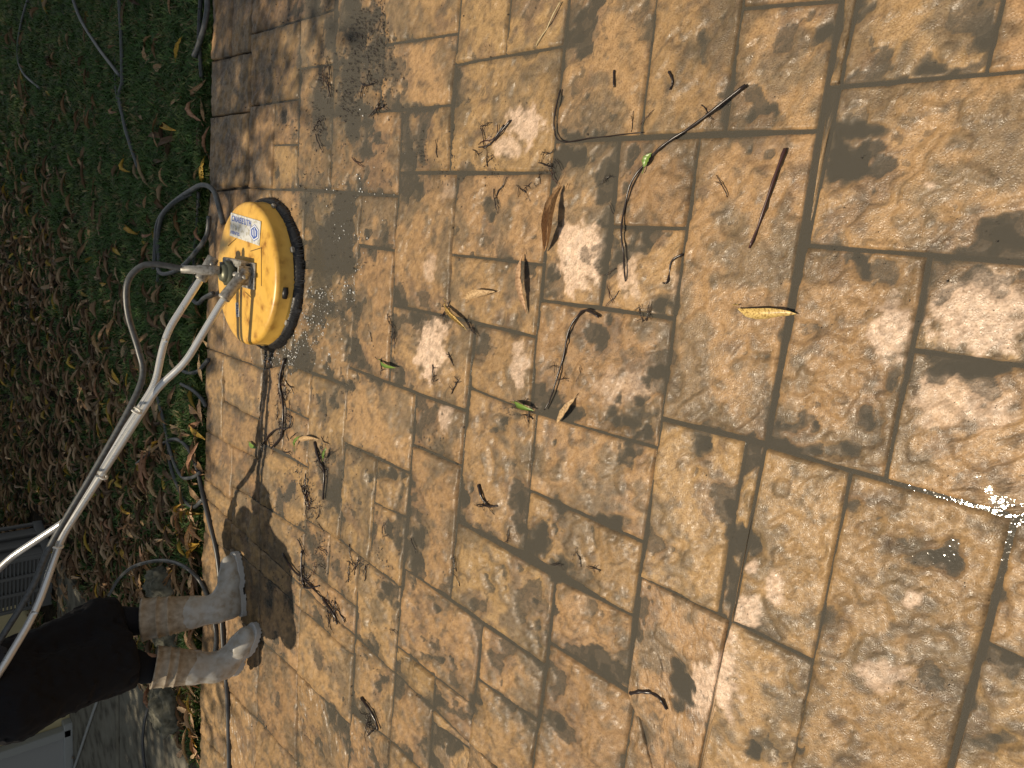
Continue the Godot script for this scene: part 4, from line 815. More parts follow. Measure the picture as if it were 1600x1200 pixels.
func build_machine():
	var c := Vector3(-0.230, 0, -2.885)
	var o := thing("surface_cleaner", "round yellow rotary surface cleaner with twin silver handle tubes and black brush skirt", "surface cleaner", c)
	var deck := put("deck", lathe_mesh([Vector2(0.262, 0.024), Vector2(0.290, 0.024), Vector2(0.292, 0.030), Vector2(0.286, 0.040), Vector2(0.285, 0.084), Vector2(0.282, 0.093), Vector2(0.274, 0.099), Vector2(0.262, 0.1015), Vector2(0.15, 0.1035), Vector2(0.0, 0.104)], 96), M.yellow, o)
	put("brush_skirt", lathe_mesh([Vector2(0.27, 0.030), Vector2(0.289, 0.034), Vector2(0.300, 0.028), Vector2(0.308, 0.012), Vector2(0.309, 0.001), Vector2(0.285, 0.0005)], 220, 0.004), M.bristle, o)
	var bs := flat()
	for k in 420:
		var a := TAU * k / 420.0 + rng.randf_range(-0.006, 0.006)
		var d := Vector3(cos(a), 0, sin(a))
		var w := Vector3(-sin(a), 0, cos(a)) * 0.0016
		var top := d * rng.randf_range(0.288, 0.300) + Vector3(0, 0.034, 0)
		var mid := d * rng.randf_range(0.302, 0.309) + Vector3(0, 0.018, 0) + w * rng.randf_range(-2, 2)
		var low := d * rng.randf_range(0.306, 0.318) + Vector3(0, 0.001, 0) + w * rng.randf_range(-4, 4)
		quad(bs, top - w, top + w, mid + w, mid - w)
		quad(bs, mid - w, mid + w, low + w * 0.5, low - w * 0.5)
	var bristles := put("bristles", finish(bs), M.black_rubber, o)
	bristles.set_meta("kind", "stuff")
	# pressed outline on the deck round the bracket
	var lines := [[Vector3(0.115, 0, 0.155), Vector3(-0.03, 0, 0.165)], [Vector3(0.115, 0, 0.155), Vector3(0.095, 0, 0.06)], [Vector3(0.135, 0, -0.08), Vector3(0.10, 0, -0.16)], [Vector3(-0.085, 0, 0.075), Vector3(-0.07, 0, 0.02)]]
	for l in lines:
		var st := flat()
		var d: Vector3 = l[1] - l[0]
		add_box(st, (l[0] + l[1]) * 0.5 + Vector3(0, 0.1037, 0), Vector3(d.length(), 0.0028, 0.0035), Basis(Vector3.UP, atan2(-d.z, d.x)), 0.0006)
		put("deck_seam", finish(st), M.groove, deck)
	# slot and clips on the rim
	for a in [1.05, 1.72]:
		var st := smooth()
		add_tube(st, [Vector3(cos(a - 0.075), 0, sin(a - 0.075)) * 0.2845 + Vector3(0, 0.063, 0), Vector3(cos(a), 0, sin(a)) * 0.2855 + Vector3(0, 0.063, 0), Vector3(cos(a + 0.075), 0, sin(a + 0.075)) * 0.2845 + Vector3(0, 0.063, 0)], [0.010, 0.0125, 0.010], 10)
		if a > 1.5: put("rim_slot", finish(st), M.bristle, deck)
	for a in [0.35, 1.15, 2.15, -0.6, 3.6]:
		var st := flat()
		add_box(st, Vector3(cos(a) * 0.2945, 0.033, sin(a) * 0.2945), Vector3(0.014, 0.016, 0.022), Basis(Vector3.UP, -a), 0.003)
		put("skirt_clip", finish(st), M.zinc, o)
	# sticker with faded print
	var sb := Basis(Vector3.UP, -0.0784)
	var sp := Vector3(-0.0516, 0.1046, -2.8837) - c
	var st2 := flat()
	add_box(st2, sp, Vector3(0.0931, 0.0016, 0.2819), sb, 0.0004)
	put("sticker", finish(st2), M.sticker, deck)
	var tb := sb * Basis(Vector3(0, 0, 1), Vector3(1, 0, 0), Vector3(0, 1, 0))
	lettering("CNABEUTH", 0.026, sp + sb * Vector3(0.026, 0.0011, -0.035), tb, M.blue_print, deck, 0.185)
	lettering("HBVIS", 0.015, sp + sb * Vector3(-0.030, 0.0011, -0.088), tb, M.blue_print, deck, 0.085)
	# diamond emblem: blue lozenge in a white and blue frame with three white strokes
	for e in [[0.033, 0.040, M.blue_print, 0.0012], [0.030, 0.036, M.white_print, 0.0016], [0.025, 0.029, M.blue_print, 0.0020]]:
		var s3 := flat()
		var hx: float = e[0]
		var hz: float = e[1]
		var yy: float = e[3]
		var em := sp + sb * Vector3(-0.004, 0, 0.092)
		var ring := [Vector3(hx, yy, 0), Vector3(hx * 0.45, yy, hz), Vector3(-hx * 0.45, yy, hz), Vector3(-hx, yy, 0), Vector3(-hx * 0.45, yy, -hz), Vector3(hx * 0.45, yy, -hz)]
		for k in 6:
			var p: Vector3 = ring[k]
			var q: Vector3 = ring[(k + 1) % 6]
			s3.add_vertex(em + sb * Vector3(0, yy, 0)); s3.add_vertex(em + sb * q); s3.add_vertex(em + sb * p)
		put("emblem", finish(s3), e[2], deck)
	for k in 3:
		var s3 := flat()
		add_box(s3, sp + sb * Vector3(-0.004 + [0.0, 0.003, 0.0][k], 0.0024, 0.092 + (k - 1) * 0.014), Vector3([0.022, 0.034, 0.022][k], 0.0008, 0.005), sb, 0.0002)
		put("emblem_stroke", finish(s3), M.white_print, deck)
	# small worn label near the left rim
	var s4 := flat()
	var lp := Vector3(-0.3811, 0.1042, -2.9354) - c
	add_box(s4, lp, Vector3(0.060, 0.0014, 0.032), Basis(Vector3.UP, 0.2), 0.0004)
	put("small_label", finish(s4), M.sticker, deck)
	for k in 4:
		var s5 := flat()
		add_box(s5, lp + Vector3(0.018 - k * 0.011, 0.0010, 0.002), Vector3(0.0035, 0.0006, 0.020), Basis(Vector3.UP, 0.2), 0.0002)
		put("label_print", finish(s5), M.blue_print, deck)
	# pivot bracket: two cheeks on a base plate with a cross bar
	var br := put("pivot_bracket", bracket_mesh(), M.zinc, o)
	var st6 := smooth()
	add_tube(st6, [Vector3(0.0, 0.155, -0.10), Vector3(0.0, 0.155, 0.10)], 0.012, 12)
	put("pivot_bar", finish(st6), M.zinc, br)
	# swivel fitting
	put("swivel", lathe_mesh([Vector2(0.0, 0.104), Vector2(0.044, 0.104), Vector2(0.044, 0.128), Vector2(0.036, 0.133), Vector2(0.036, 0.186), Vector2(0.030, 0.196), Vector2(0.0, 0.198)], 20), M.brass, o)
	var nut := lathe_mesh([Vector2(0.0, 0.150), Vector2(0.048, 0.148), Vector2(0.048, 0.180), Vector2(0.0, 0.180)], 6)
	put("hex_nut", nut, M.brass, o)
	var hp := v3s(H.hose)
	for i in hp.size(): hp[i] -= c
	var d0: Vector3 = (hp[1] - hp[0]).normalized()
	put("hose_coupling", tube_mesh([hp[0] - d0 * 0.05 , hp[0] - d0 * 0.02, hp[0], hp[0] + d0 * 0.03, hp[0] + d0 * 0.035, hp[0] + d0 * 0.09], [0.018, 0.020, 0.020, 0.019, 0.0165, 0.0155], 14), M.zinc, o)
	put("elbow", tube_mesh([Vector3(0.0, 0.165, 0.0), Vector3(0.0, 0.185, -0.01), hp[0] - d0 * 0.05], [0.022, 0.022, 0.018], 12), M.brass, o)
	put("supply_hose", tube_mesh(curve(hp, 6), 0.0118, 12), M.hose, o)
	# the two handle tubes with their sleeves
	for pair in [[H.near, "near"], [H.far, "far"]]:
		var pts := v3s(pair[0])
		for i in pts.size(): pts[i] -= c
		var dir: Vector3 = (pts[1] - pts[0]).normalized()
		put("handle_sleeve", tube_mesh([pts[0] - dir * 0.03, pts[0] - dir * 0.027, pts[1] - dir * 0.006, pts[1], pts[1]+dir*0.006], [0.018, 0.0230, 0.0230, 0.0245, 0.0175], 16), M.zinc, o)
		put("sleeve_bolt", tube_mesh([pts[0] + Vector3(0, 0, -0.03), pts[0] + Vector3(0, 0, 0.034)], 0.009, 6), M.zinc, o)
		put("handle_tube", tube_mesh(rounded(pts), 0.0135, 18), M.aluminium, o)
		var m := pts.size()
		put("grip", tube_mesh([pts[m - 2].lerp(pts[m - 1], 0.55), pts[m - 2].lerp(pts[m - 1], 0.58), pts[m - 1] + (pts[m - 1] - pts[m - 2]).normalized() * 0.02], [0.017, 0.0205, 0.0205], 14), M.black_rubber, o)
	for k in H.ties.size():
		var t: Array = H.ties[k]
		var p := v3(t[0]) - c
		var ax := (v3(t[1]) - v3(t[0])).normalized()
		var u := ax.cross(Vector3.UP).normalized()
		var v := ax.cross(u)
		var loop := []
		for i in 21:
			var a := TAU * i / 20.0
			loop.append(p + u * cos(a) * 0.030 + v * sin(a) * 0.022)
		var tie := put("cable_tie", tube_mesh(loop, 0.0048, 6), M.tie, o)
		var s7 := flat()
		add_box(s7, p + u * 0.037 - v * 0.004, Vector3(0.010, 0.011, 0.012), Basis.IDENTITY, 0.002)
		put("tie_head", finish(s7), M.tie, tie)

func rounded(pts: Array) -> Array:
	var out := [pts[0]]
	for i in range(1, pts.size() - 1):
		var a: Vector3 = pts[i] + (pts[i - 1] - pts[i]).limit_length(0.05)
		var b: Vector3 = pts[i] + (pts[i + 1] - pts[i]).limit_length(0.05)
		if (pts[i - 1] - pts[i]).normalized().dot((pts[i + 1] - pts[i]).normalized()) < -0.9995: continue
		for k in 7:
			var t := k / 6.0
			out.append(a.lerp(pts[i], t).lerp(pts[i].lerp(b, t), t))
	out.append(pts[pts.size() - 1])
	return out

func bracket_mesh() -> ArrayMesh:
	var st := flat()
	add_box(st, Vector3(0.0, 0.109, 0.0), Vector3(0.105, 0.010, 0.235), Basis.IDENTITY, 0.003)
	for s in [-1.0, 1.0]:
		add_box(st, Vector3(0.0, 0.137, 0.088 * s), Vector3(0.075, 0.056, 0.010), Basis.IDENTITY, 0.002)
		add_box(st, Vector3(0.040, 0.132, 0.045 * s), Vector3(0.008, 0.044, 0.085), Basis(Vector3.UP, 0.25 * s), 0.002)
	add_box(st, Vector3(0.043, 0.143, 0.0), Vector3(0.03, 0.028, 0.17), Basis.IDENTITY, 0.004)
	return finish(st)

func lettering(text: String, size: float, at: Vector3, b: Basis, m: Material, parent: Node, width: float):
	var f := SystemFont.new()
	f.font_names = PackedStringArray(["Droid Sans"])
	f.font_weight = 700
	var t := TextMesh.new()
	t.text = text
	t.font = f
	t.font_size = 32
	t.pixel_size = size / 26.0
	t.depth = 0.0008
	var o := put("print", t, m, parent)
	var w: float = max(t.get_aabb().size.x, 0.001)
	o.transform = Transform3D(b * Basis.from_scale(Vector3(width / w, 1, 1)), at)

func build_hoses():
	var names := ["grey hose curving through the grass at the far corner of the lawn", "thin grey hose slanting across the grass to meet the straight hose", "grey hose running down the lawn past the yellow leaf", "second grey hose half sunk in the grass beside the straight hose", "grey hose at the patio edge in the far right corner", "dark hose in the grass gap along the patio edge", "grey hose looping from behind the machine into the grass", "grey hose doubled beside the loop behind the machine", "dark hose lying along the grass behind the machine", "grey hose coil crossing the grass beside the machine fitting", "small curled end of hose beside the machine deck", "short grey hose bend by the patio edge below the handle", "short grey hose arc beside the patio edge under the handle tubes", "grey hose running along the litter and curling back at the patio edge", "long dark hose running over the patio edge behind the boots", "grey hose loop against the patio edge below the handle shadow", "grey hose arching through the litter behind the far boot", "pale hose lying across the concrete path", "dark hose curving over the dark concrete path"]
	for i in HOSES.size():
		var hd: Dictionary = HOSES[i]
		var pts := curve(v3s(hd.p), 7)
		for k in pts.size(): pts[k].y += 0.003 * sin(k * 0.31 + i)
		var m: Material = [M.hose, M.dark_hose, M.pale_hose][int(hd.m)]
		var o := put("hose", tube_mesh(pts, hd.r * 0.84, 10), m)
		tag(o, names[i], "hose", "pressure washer hoses")

func build_person():
	var o := thing("person", "person in black trousers and pale rubber boots pushing the surface cleaner", "person", Vector3.ZERO)
	var pel := Vector3(-1.86, 0.95, -3.05)
	var hipL := pel + Vector3(0.0, -0.04, -0.09)
	var hipR := pel + Vector3(-0.01, -0.04, 0.09)
	var topL := v3(H.bootL_top)
	var topR := v3(H.bootR_top)
	var ankL := v3(H.bootL_ankle)
	var ankR := v3(H.bootR_ankle)
	var kneeL := topL + (topL - ankL).normalized() * 0.13 + Vector3(0.02, 0, 0)
	var kneeR := topR + (topR - ankR).normalized() * 0.13 + Vector3(0.02, 0, 0)
	var chest := Vector3(-1.74, 1.30, -3.13)
	var neck := Vector3(-1.68, 1.47, -3.17)
	var head := Vector3(-1.60, 1.60, -3.20)
	var shL := chest + Vector3(0.03, 0.10, -0.18)
	var shR := chest + Vector3(0.0, 0.10, 0.17)
	var n1: Array = H.far
	var n2: Array = H.near
	var handL := v3(n1[n1.size() - 1])
	var handR := v3(n2[n2.size() - 1])
	var elL := (shL + handL) * 0.5 + Vector3(-0.14, -0.10, -0.08)
	var elR := (shR + handR) * 0.5 + Vector3(-0.17, -0.10, 0.10)
	# the body itself, one continuous skin
	var bones := [[pel, chest, 0.11, 0.12], [chest, neck, 0.09, 0.055], [neck, head + Vector3(-0.02, -0.02, 0), 0.052, 0.055], [head, head + Vector3(0.01, 0.045, 0), 0.086, 0.088], [head + Vector3(0.03, -0.055, 0), head + Vector3(0.055, -0.075, 0), 0.055, 0.036], [head + Vector3(0.092, -0.008, 0), head + Vector3(0.108, -0.03, 0), 0.011, 0.014], [head + Vector3(0.0, -0.01, -0.088), head + Vector3(-0.01, 0.01, -0.092), 0.014, 0.017], [head + Vector3(0.0, -0.01, 0.088), head + Vector3(-0.01, 0.01, 0.092), 0.014, 0.017],
		[chest, shL, 0.09, 0.06], [chest, shR, 0.09, 0.06], [shL, elL, 0.05, 0.04], [elL, handL, 0.04, 0.028], [shR, elR, 0.05, 0.04], [elR, handR, 0.04, 0.028], [pel, hipL, 0.11, 0.09], [pel, hipR, 0.11, 0.09], [hipL, kneeL, 0.078, 0.046], [kneeL, ankL, 0.045, 0.034], [hipR, kneeR, 0.078, 0.046], [kneeR, ankR, 0.045, 0.034]]
	put("body", nets(bones, 0.03, 0.016), M.skin, o)
	# fingers closed round the grips
	for hnd in [[handL, v3(n1[n1.size() - 1]) - v3(n1[n1.size() - 2])], [handR, v3(n2[n2.size() - 1]) - v3(n2[n2.size() - 2])]]:
		var ax: Vector3 = hnd[1].normalized()
		var u := ax.cross(Vector3.UP).normalized()
		var v := ax.cross(u).normalized()
		var fb := []
		fb.append([hnd[0] + v * -0.03 + ax * 0.03, hnd[0] + v * -0.03 - ax * 0.035, 0.018, 0.018])
		for k in 5:
			var s: Vector3 = hnd[0] + ax * (0.034 - k * 0.019)
			var last := s + v * -0.024 + u * -0.016
			var reach: int = [7, 8, 9, 8, 6][k] if k < 4 else 5
			for j in range(1, reach):
				var a := -2.2 + j * 0.55
				if k == 4: a = -2.0 - j * 0.5
				var nx: Vector3 = s + u * cos(a + PI * 0.5) * 0.030 + v * sin(a + PI * 0.5) * 0.030
				fb.append([last, nx, 0.0085, 0.008])
				last = nx
		put("hand", nets(fb, 0.004, 0.005), M.skin, o)
	put("jacket", nets([[pel + Vector3(0, 0.0, 0), chest, 0.165, 0.165], [chest, neck + Vector3(-0.01, -0.05, 0), 0.15, 0.075], [chest, shL, 0.13, 0.088], [chest, shR, 0.13, 0.088], [shL, elL, 0.082, 0.066], [elL, elL.lerp(handL, 0.82), 0.064, 0.048], [shR, elR, 0.082, 0.066], [elR, elR.lerp(handR, 0.82), 0.064, 0.048]], 0.05, 0.02, 0.90, 99.0, 0.008), M.shirt, o)
	put("trousers", nets([[pel, hipL, 0.15, 0.135], [pel, hipR, 0.15, 0.135], [hipL, kneeL + Vector3(-0.02, 0.03, 0), 0.125, 0.110], [kneeL + Vector3(-0.02, 0.03, 0), kneeL + Vector3(-0.05, -0.14, 0.0), 0.110, 0.095], [hipR, kneeR + Vector3(0.0, 0.03, 0.0), 0.13, 0.122], [kneeR + Vector3(0.0, 0.03, 0.0), kneeR + Vector3(-0.02, -0.14, 0.01), 0.122, 0.112]], 0.05, 0.014, topL.y + 0.075, 1.02, 0.016), M.cloth, o)
	for leg in [[kneeL, topL, ankL], [kneeR, topR, ankR]]:
		put("sock", tube_mesh([leg[0], leg[1] + Vector3(0, 0.03, 0), leg[1] + (leg[2] - leg[1]) * 0.3], [0.062, 0.060, 0.054], 16), M.cloth, o)
	put("hair", nets([[head + Vector3(-0.03, 0.03, 0), head + Vector3(0.0, 0.065, 0), 0.088, 0.084]], 0.02, 0.012), M.hair, o)
	for s in [-1.0, 1.0]:
		var e := SphereMesh.new()
		e.radius = 0.012
		e.height = 0.024
		e.radial_segments = 12
		e.rings = 6
		put("eye", e, M.white_print, o, head + Vector3(0.080, 0.005, 0.032 * s))
	put("mouth", tube_mesh([head + Vector3(0.083, -0.062, -0.022), head + Vector3(0.092, -0.064, 0), head + Vector3(0.083, -0.062, 0.022)], 0.005, 6), M.red_twig, o)
	boot(o, v3(H.bootL_heel), v3(H.bootL_dir), 0.0, topL)
	boot(o, v3(H.bootR_heel), v3(H.bootR_dir), 0.2121, topR)

func boot(person: Node3D, heel: Vector3, dir: Vector3, pitch: float, top: Vector3):
	# heel: middle of the heel's underside; the toe points along dir; pitch lifts the heel about the toe
	var yaw := Basis(Vector3.UP, atan2(-dir.z, dir.x))
	var b := yaw * Basis(Vector3.BACK, -pitch)
	var inv := Transform3D(b, heel).affine_inverse()
	var t := inv * top
	var ank := Vector3(0.055, 0.125, 0)
	var up := (t - ank).normalized()
	var seam := ank.lerp(t, 0.40)
	var bones := [[Vector3(0.040, 0.062, 0), Vector3(0.075, 0.066, 0), 0.046, 0.047], [Vector3(0.075, 0.066, 0), Vector3(0.175, 0.054, 0.002), 0.047, 0.044], [Vector3(0.175, 0.054, 0.002), Vector3(0.238, 0.046, 0.004), 0.047, 0.040], [Vector3(0.175, 0.050, -0.012), Vector3(0.225, 0.044, -0.010), 0.043, 0.034], [Vector3(0.175, 0.050, 0.012), Vector3(0.225, 0.044, 0.012), 0.043, 0.034], [ank, Vector3(0.115, 0.082, 0), 0.054, 0.049], [ank + Vector3(-0.004, -0.04, 0), ank, 0.055, 0.059], [ank, ank.lerp(t, 0.35), 0.059, 0.068], [ank.lerp(t, 0.35), ank.lerp(t, 0.5), 0.068, 0.070]]
	var leather := nets(bones, 0.020, 0.0065, 0.018, 99.0, 0.0015)
	var o := put("boot", leather, M.boot, person)
	o.transform = Transform3D(b, heel)
	# open cuff with two raised bands
	var side := up.cross(Vector3.FORWARD).normalized()
	var fwd := side.cross(up).normalized()
	var st := smooth()
	var prof := [[-0.034, 0.0655], [-0.016, 0.0695], [0.0, 0.0722], [0.02, 0.0748], [0.050, 0.0785], [0.0525, 0.0828], [0.0575, 0.0828], [0.060, 0.0795], [0.084, 0.0822], [0.0865, 0.0865], [0.0915, 0.0865], [0.094, 0.0832], [0.128, 0.0868], [0.132, 0.0900], [0.138, 0.0895], [0.138, 0.084], [0.130, 0.081], [0.05, 0.072], [0.0, 0.064]]
	var high := (t - seam).length() / 0.138
	var rings := []
	for p in prof:
		var ring := []
		for k in 36:
			var a := TAU * k / 36.0
			ring.append(seam + up * (p[0] * high) + (side * cos(a) * 1.04 + fwd * sin(a) * 0.97) * p[1])
		rings.append(ring)
	for i in prof.size() - 1:
		for k in 36:
			var k2 := (k + 1) % 36
			quad(st, rings[i][k2], rings[i][k], rings[i + 1][k], rings[i + 1][k2])
	put("cuff", finish(st), M.cuff, o)
	# sole with cleats and a heel block
	var ss := flat()
	var outline := []
	for k in 56:
		var a := TAU * k / 56.0
		var x := 0.140 - cos(a) * 0.150
		var wdt := 0.043 + 0.012 * smoothstep(0.10, 0.20, x) - 0.010 * smoothstep(0.05, 0.11, x) * smoothstep(0.17, 0.11, x)
		var z := sin(a) * wdt * pow(abs(sin(a)) + 0.001, -0.45)
		outline.append(Vector3(x, 0, z))
	for k in 56:
		var p: Vector3 = outline[k]
		var q: Vector3 = outline[(k + 1) % 56]
		var lowp := 0.002 if k % 2 == 0 else 0.006
		if p.x > 0.085 and p.x < 0.115: lowp = 0.012
		var inn := 0.965
		var cp := Vector3(0.14, 0, 0)
		var pi2 := cp + (p - cp) * inn
		var qi := cp + (q - cp) * inn
		quad(ss, p + Vector3(0, lowp, 0), q + Vector3(0, lowp, 0), q + Vector3(0, 0.026, 0), p + Vector3(0, 0.026, 0))
		quad(ss, p + Vector3(0, 0.026, 0), q + Vector3(0, 0.026, 0), qi + Vector3(0, 0.031, 0), pi2 + Vector3(0, 0.031, 0))
		ss.add_vertex(p + Vector3(0, lowp, 0)); ss.add_vertex(cp + Vector3(0, lowp, 0)); ss.add_vertex(q + Vector3(0, lowp, 0))
		ss.add_vertex(pi2 + Vector3(0, 0.031, 0)); ss.add_vertex(qi + Vector3(0, 0.031, 0)); ss.add_vertex(cp + Vector3(0, 0.031, 0))
	put("sole", finish(ss), M.sole, o)

func build_side_things():
	# air conditioner outdoor unit standing on the litter
	var yaw := -0.2614
	var ac := thing("air_conditioner", "dark grey outdoor air conditioner unit with louvred panels in the leaf litter", "air conditioner", Vector3(-3.074, -0.03, -6.976))
	ac.rotation.y = yaw
	var w := 0.587
	var dpt := 0.529
	var hgt := 0.95
	put("cabinet", box_mesh(Vector3(w - 0.08, hgt - 0.03, dpt - 0.08), 0.02), M.ac, ac, Vector3(-w * 0.5, hgt * 0.5, -dpt * 0.5))
	for i in 4:
		put("front_post", box_mesh(Vector3(w * 0.06, hgt, 0.03), 0.006), M.ac, ac, Vector3(-w * (0.03 + i * 0.3133), hgt * 0.5, -0.017))
		put("side_post", box_mesh(Vector3(0.03, hgt, dpt * 0.06), 0.006), M.ac, ac, Vector3(-0.017, hgt * 0.5, -dpt * (0.09 + i * 0.28)))
	for yy in [0.04, 0.90]:
		put("front_rail", box_mesh(Vector3(w, hgt * 0.09, 0.028), 0.006), M.ac, ac, Vector3(-w * 0.5, yy * hgt + 0.01, -0.018))
	for yy in [0.04, 0.48, 0.94]:
		put("side_rail", box_mesh(Vector3(0.028, hgt * 0.08, dpt * 0.98), 0.006), M.ac, ac, Vector3(-0.018, yy * hgt, -dpt * 0.5))
	for i in 3:
		for k in 26:
			put("louvre", louvre_mesh(w * 0.255), M.ac, ac, Vector3(-w * (0.187 + i * 0.3133), hgt * 0.10 + k * hgt * 0.0305, -0.020))
	# concrete path beside the house
	var p1 := put("concrete_path", box_mesh(Vector3(3.4, 0.12, 1.75), 0.012), M.concrete, null, Vector3(-4.75, -0.058, -5.925))
	p1.set_meta("kind", "structure")
	var p2 := put("dark_concrete_path", box_mesh(Vector3(3.2, 0.12, 1.28), 0.012), M.concrete, null, Vector3(-4.64, -0.070, -4.385))
	p2.set_meta("kind", "structure")
	# stones edging the lawn
	var k := 0
	for r in [[-2.099, -0.0, -4.053, 0.09, 0.1, 0.12, 0.3], [-2.373, -0.0, -3.974, 0.1, 0.09, 0.09, 0.9], [-2.838, -0.0, -3.965, 0.15, 0.1, 0.13, 0.5]]:
		var o := put("garden_stone", rock_mesh(Vector3(r[3], r[4], r[5]), 500 + k), M.rock, null, Vector3(r[0], r[1], r[2]))
		o.rotation.y = r[6]
		tag(o, ["rounded grey stone above the far boot's shaft", "pale worn stone between the two boots", "dark grey stone beside the near boot's heel"][k], "stone", "edging stones")
		k += 1
	# the corner of the house
	var hs := thing("house", "corner of a house with cream wall and grey door panel", "house", Vector3(-4.20, -0.04, -6.42))
	put("wall", box_mesh(Vector3(4.6, 2.7, 4.6), 0.01), M.cream, hs, Vector3(-2.3, 1.35, -2.3))
	var dr := put("door", box_mesh(Vector3(1.5, 2.1, 0.05), 0.006), M.door_grey, hs, Vector3(-0.97, 1.10, 0.028))
	put("door_frame", box_mesh(Vector3(1.62, 0.07, 0.09), 0.006), M.pale_hose, dr, Vector3(0, -1.03, 0.02))
	put("door_frame", box_mesh(Vector3(0.07, 2.1, 0.09), 0.006), M.pale_hose, dr, Vector3(0.72, 0.0, 0.02))
	put("roof", box_mesh(Vector3(5.5, 0.16, 5.5), 0.02), M.roof, hs, Vector3(-2.3, 2.79, -2.3))

func louvre_mesh(w: float) -> ArrayMesh:
	if not M.has("louvre"):
		var st := flat()
		add_box(st, Vector3.ZERO, Vector3(w, 0.004, 0.024), Basis(Vector3.RIGHT, 0.6), 0.001)
		M.louvre = finish(st)
	return M.louvre

func rock_mesh(s: Vector3, sd: int) -> ArrayMesh:
	var m := SphereMesh.new()
	m.radius = 1.0
	m.height = 2.0
	m.radial_segments = 28
	m.rings = 16
	var a := m.get_mesh_arrays()
	var v: PackedVector3Array = a[Mesh.ARRAY_VERTEX]
	var st := smooth()
	for p in v:
		var n := noise_b.get_noise_3d(p.x * 0.10 + sd, p.y * 0.10, p.z * 0.10) * 0.35 + noise_b.get_noise_3d(p.x * 0.5 + sd, p.y * 0.5, p.z * 0.5) * 0.06
		var q := Vector3(sign(p.x) * pow(abs(p.x), 0.75), sign(p.y) * pow(abs(p.y), 0.7), sign(p.z) * pow(abs(p.z), 0.75))
		st.add_vertex(q * s * (1.0 + n))
	for i in a[Mesh.ARRAY_INDEX]: st.add_index(i)
	return finish(st)

func tree(called: String, label: String, base: Vector3, mid: Vector3, rad: Vector3, sprigs: int, sd: int):
	var r2 := RandomNumberGenerator.new()
	r2.seed = sd
	var o := thing(called, label, "tree", base, "shade trees round the lawn")
	var m := mid - base
	var st := smooth()
	add_tube(st, curve([Vector3(0, -0.2, 0), Vector3(0.08, 1.2, 0.05), m * 0.35 + Vector3(0, 1.2, 0), m + Vector3(0, -0.4, 0)], 6), [0.24, 0.23, 0.22, 0.21, 0.2, 0.19, 0.18, 0.17, 0.16, 0.15, 0.14, 0.13, 0.12, 0.11, 0.10, 0.09, 0.08, 0.06, 0.05], 12)
	var trunk := put("trunk", finish(st), M.bark, o)
	for i in 12:
		var a := TAU * i / 12.0 + r2.randf()
		var from: Vector3 = (m * 0.45 + Vector3(0, 0.8, 0)).lerp(m, r2.randf())
		var to := m + Vector3(cos(a) * rad.x, r2.randf_range(-0.5, 0.5) * rad.y, sin(a) * rad.z) * r2.randf_range(0.55, 0.85)
		put("limb", tube_mesh([from, from.lerp(to, 0.5) + Vector3(0, 0.25, 0), to], [0.06, 0.04, 0.015], 7), M.bark, trunk)
	# a sprig: a twig with long leaves
	var ss := smooth()
	for k in 14:
		var at := Vector3(k * 0.03, 0, 0)
		var a := k * 2.4
		var d := Vector3(0.5, cos(a) * 0.6 - 0.35, sin(a)).normalized()
		var w := d.cross(Vector3(0.2, 1, 0.3)).normalized() * 0.018
		var e := at + d * 0.15
		var h := at + d * 0.07
		quad(ss, at, h + w, e, h - w)
	var sprig := finish(ss)
	var spots := []
	while spots.size() < sprigs:
		var q := Vector3(r2.randf_range(-1, 1), r2.randf_range(-1, 1), r2.randf_range(-1, 1))
		var l := pow(pow(abs(q.x), 3.0) + pow(abs(q.y), 2.2) + pow(abs(q.z), 3.0), 1.0 / 3.0)
		if l > 1.0: continue
		var p := m + q * rad
		if noise_b.get_noise_3d((p.x + base.x) * 0.055, p.y * 0.055, (p.z + base.z) * 0.055) < -0.32: continue
		var b := Basis(Vector3.UP, r2.randf() * TAU) * Basis(Vector3.BACK, r2.randf_range(-0.9, 0.4))
		spots.append(Transform3D(b.scaled(Vector3.ONE * r2.randf_range(0.8, 1.5)), p))
	swarm("crown", sprig, M.foliage, spots, [], "", "", o)

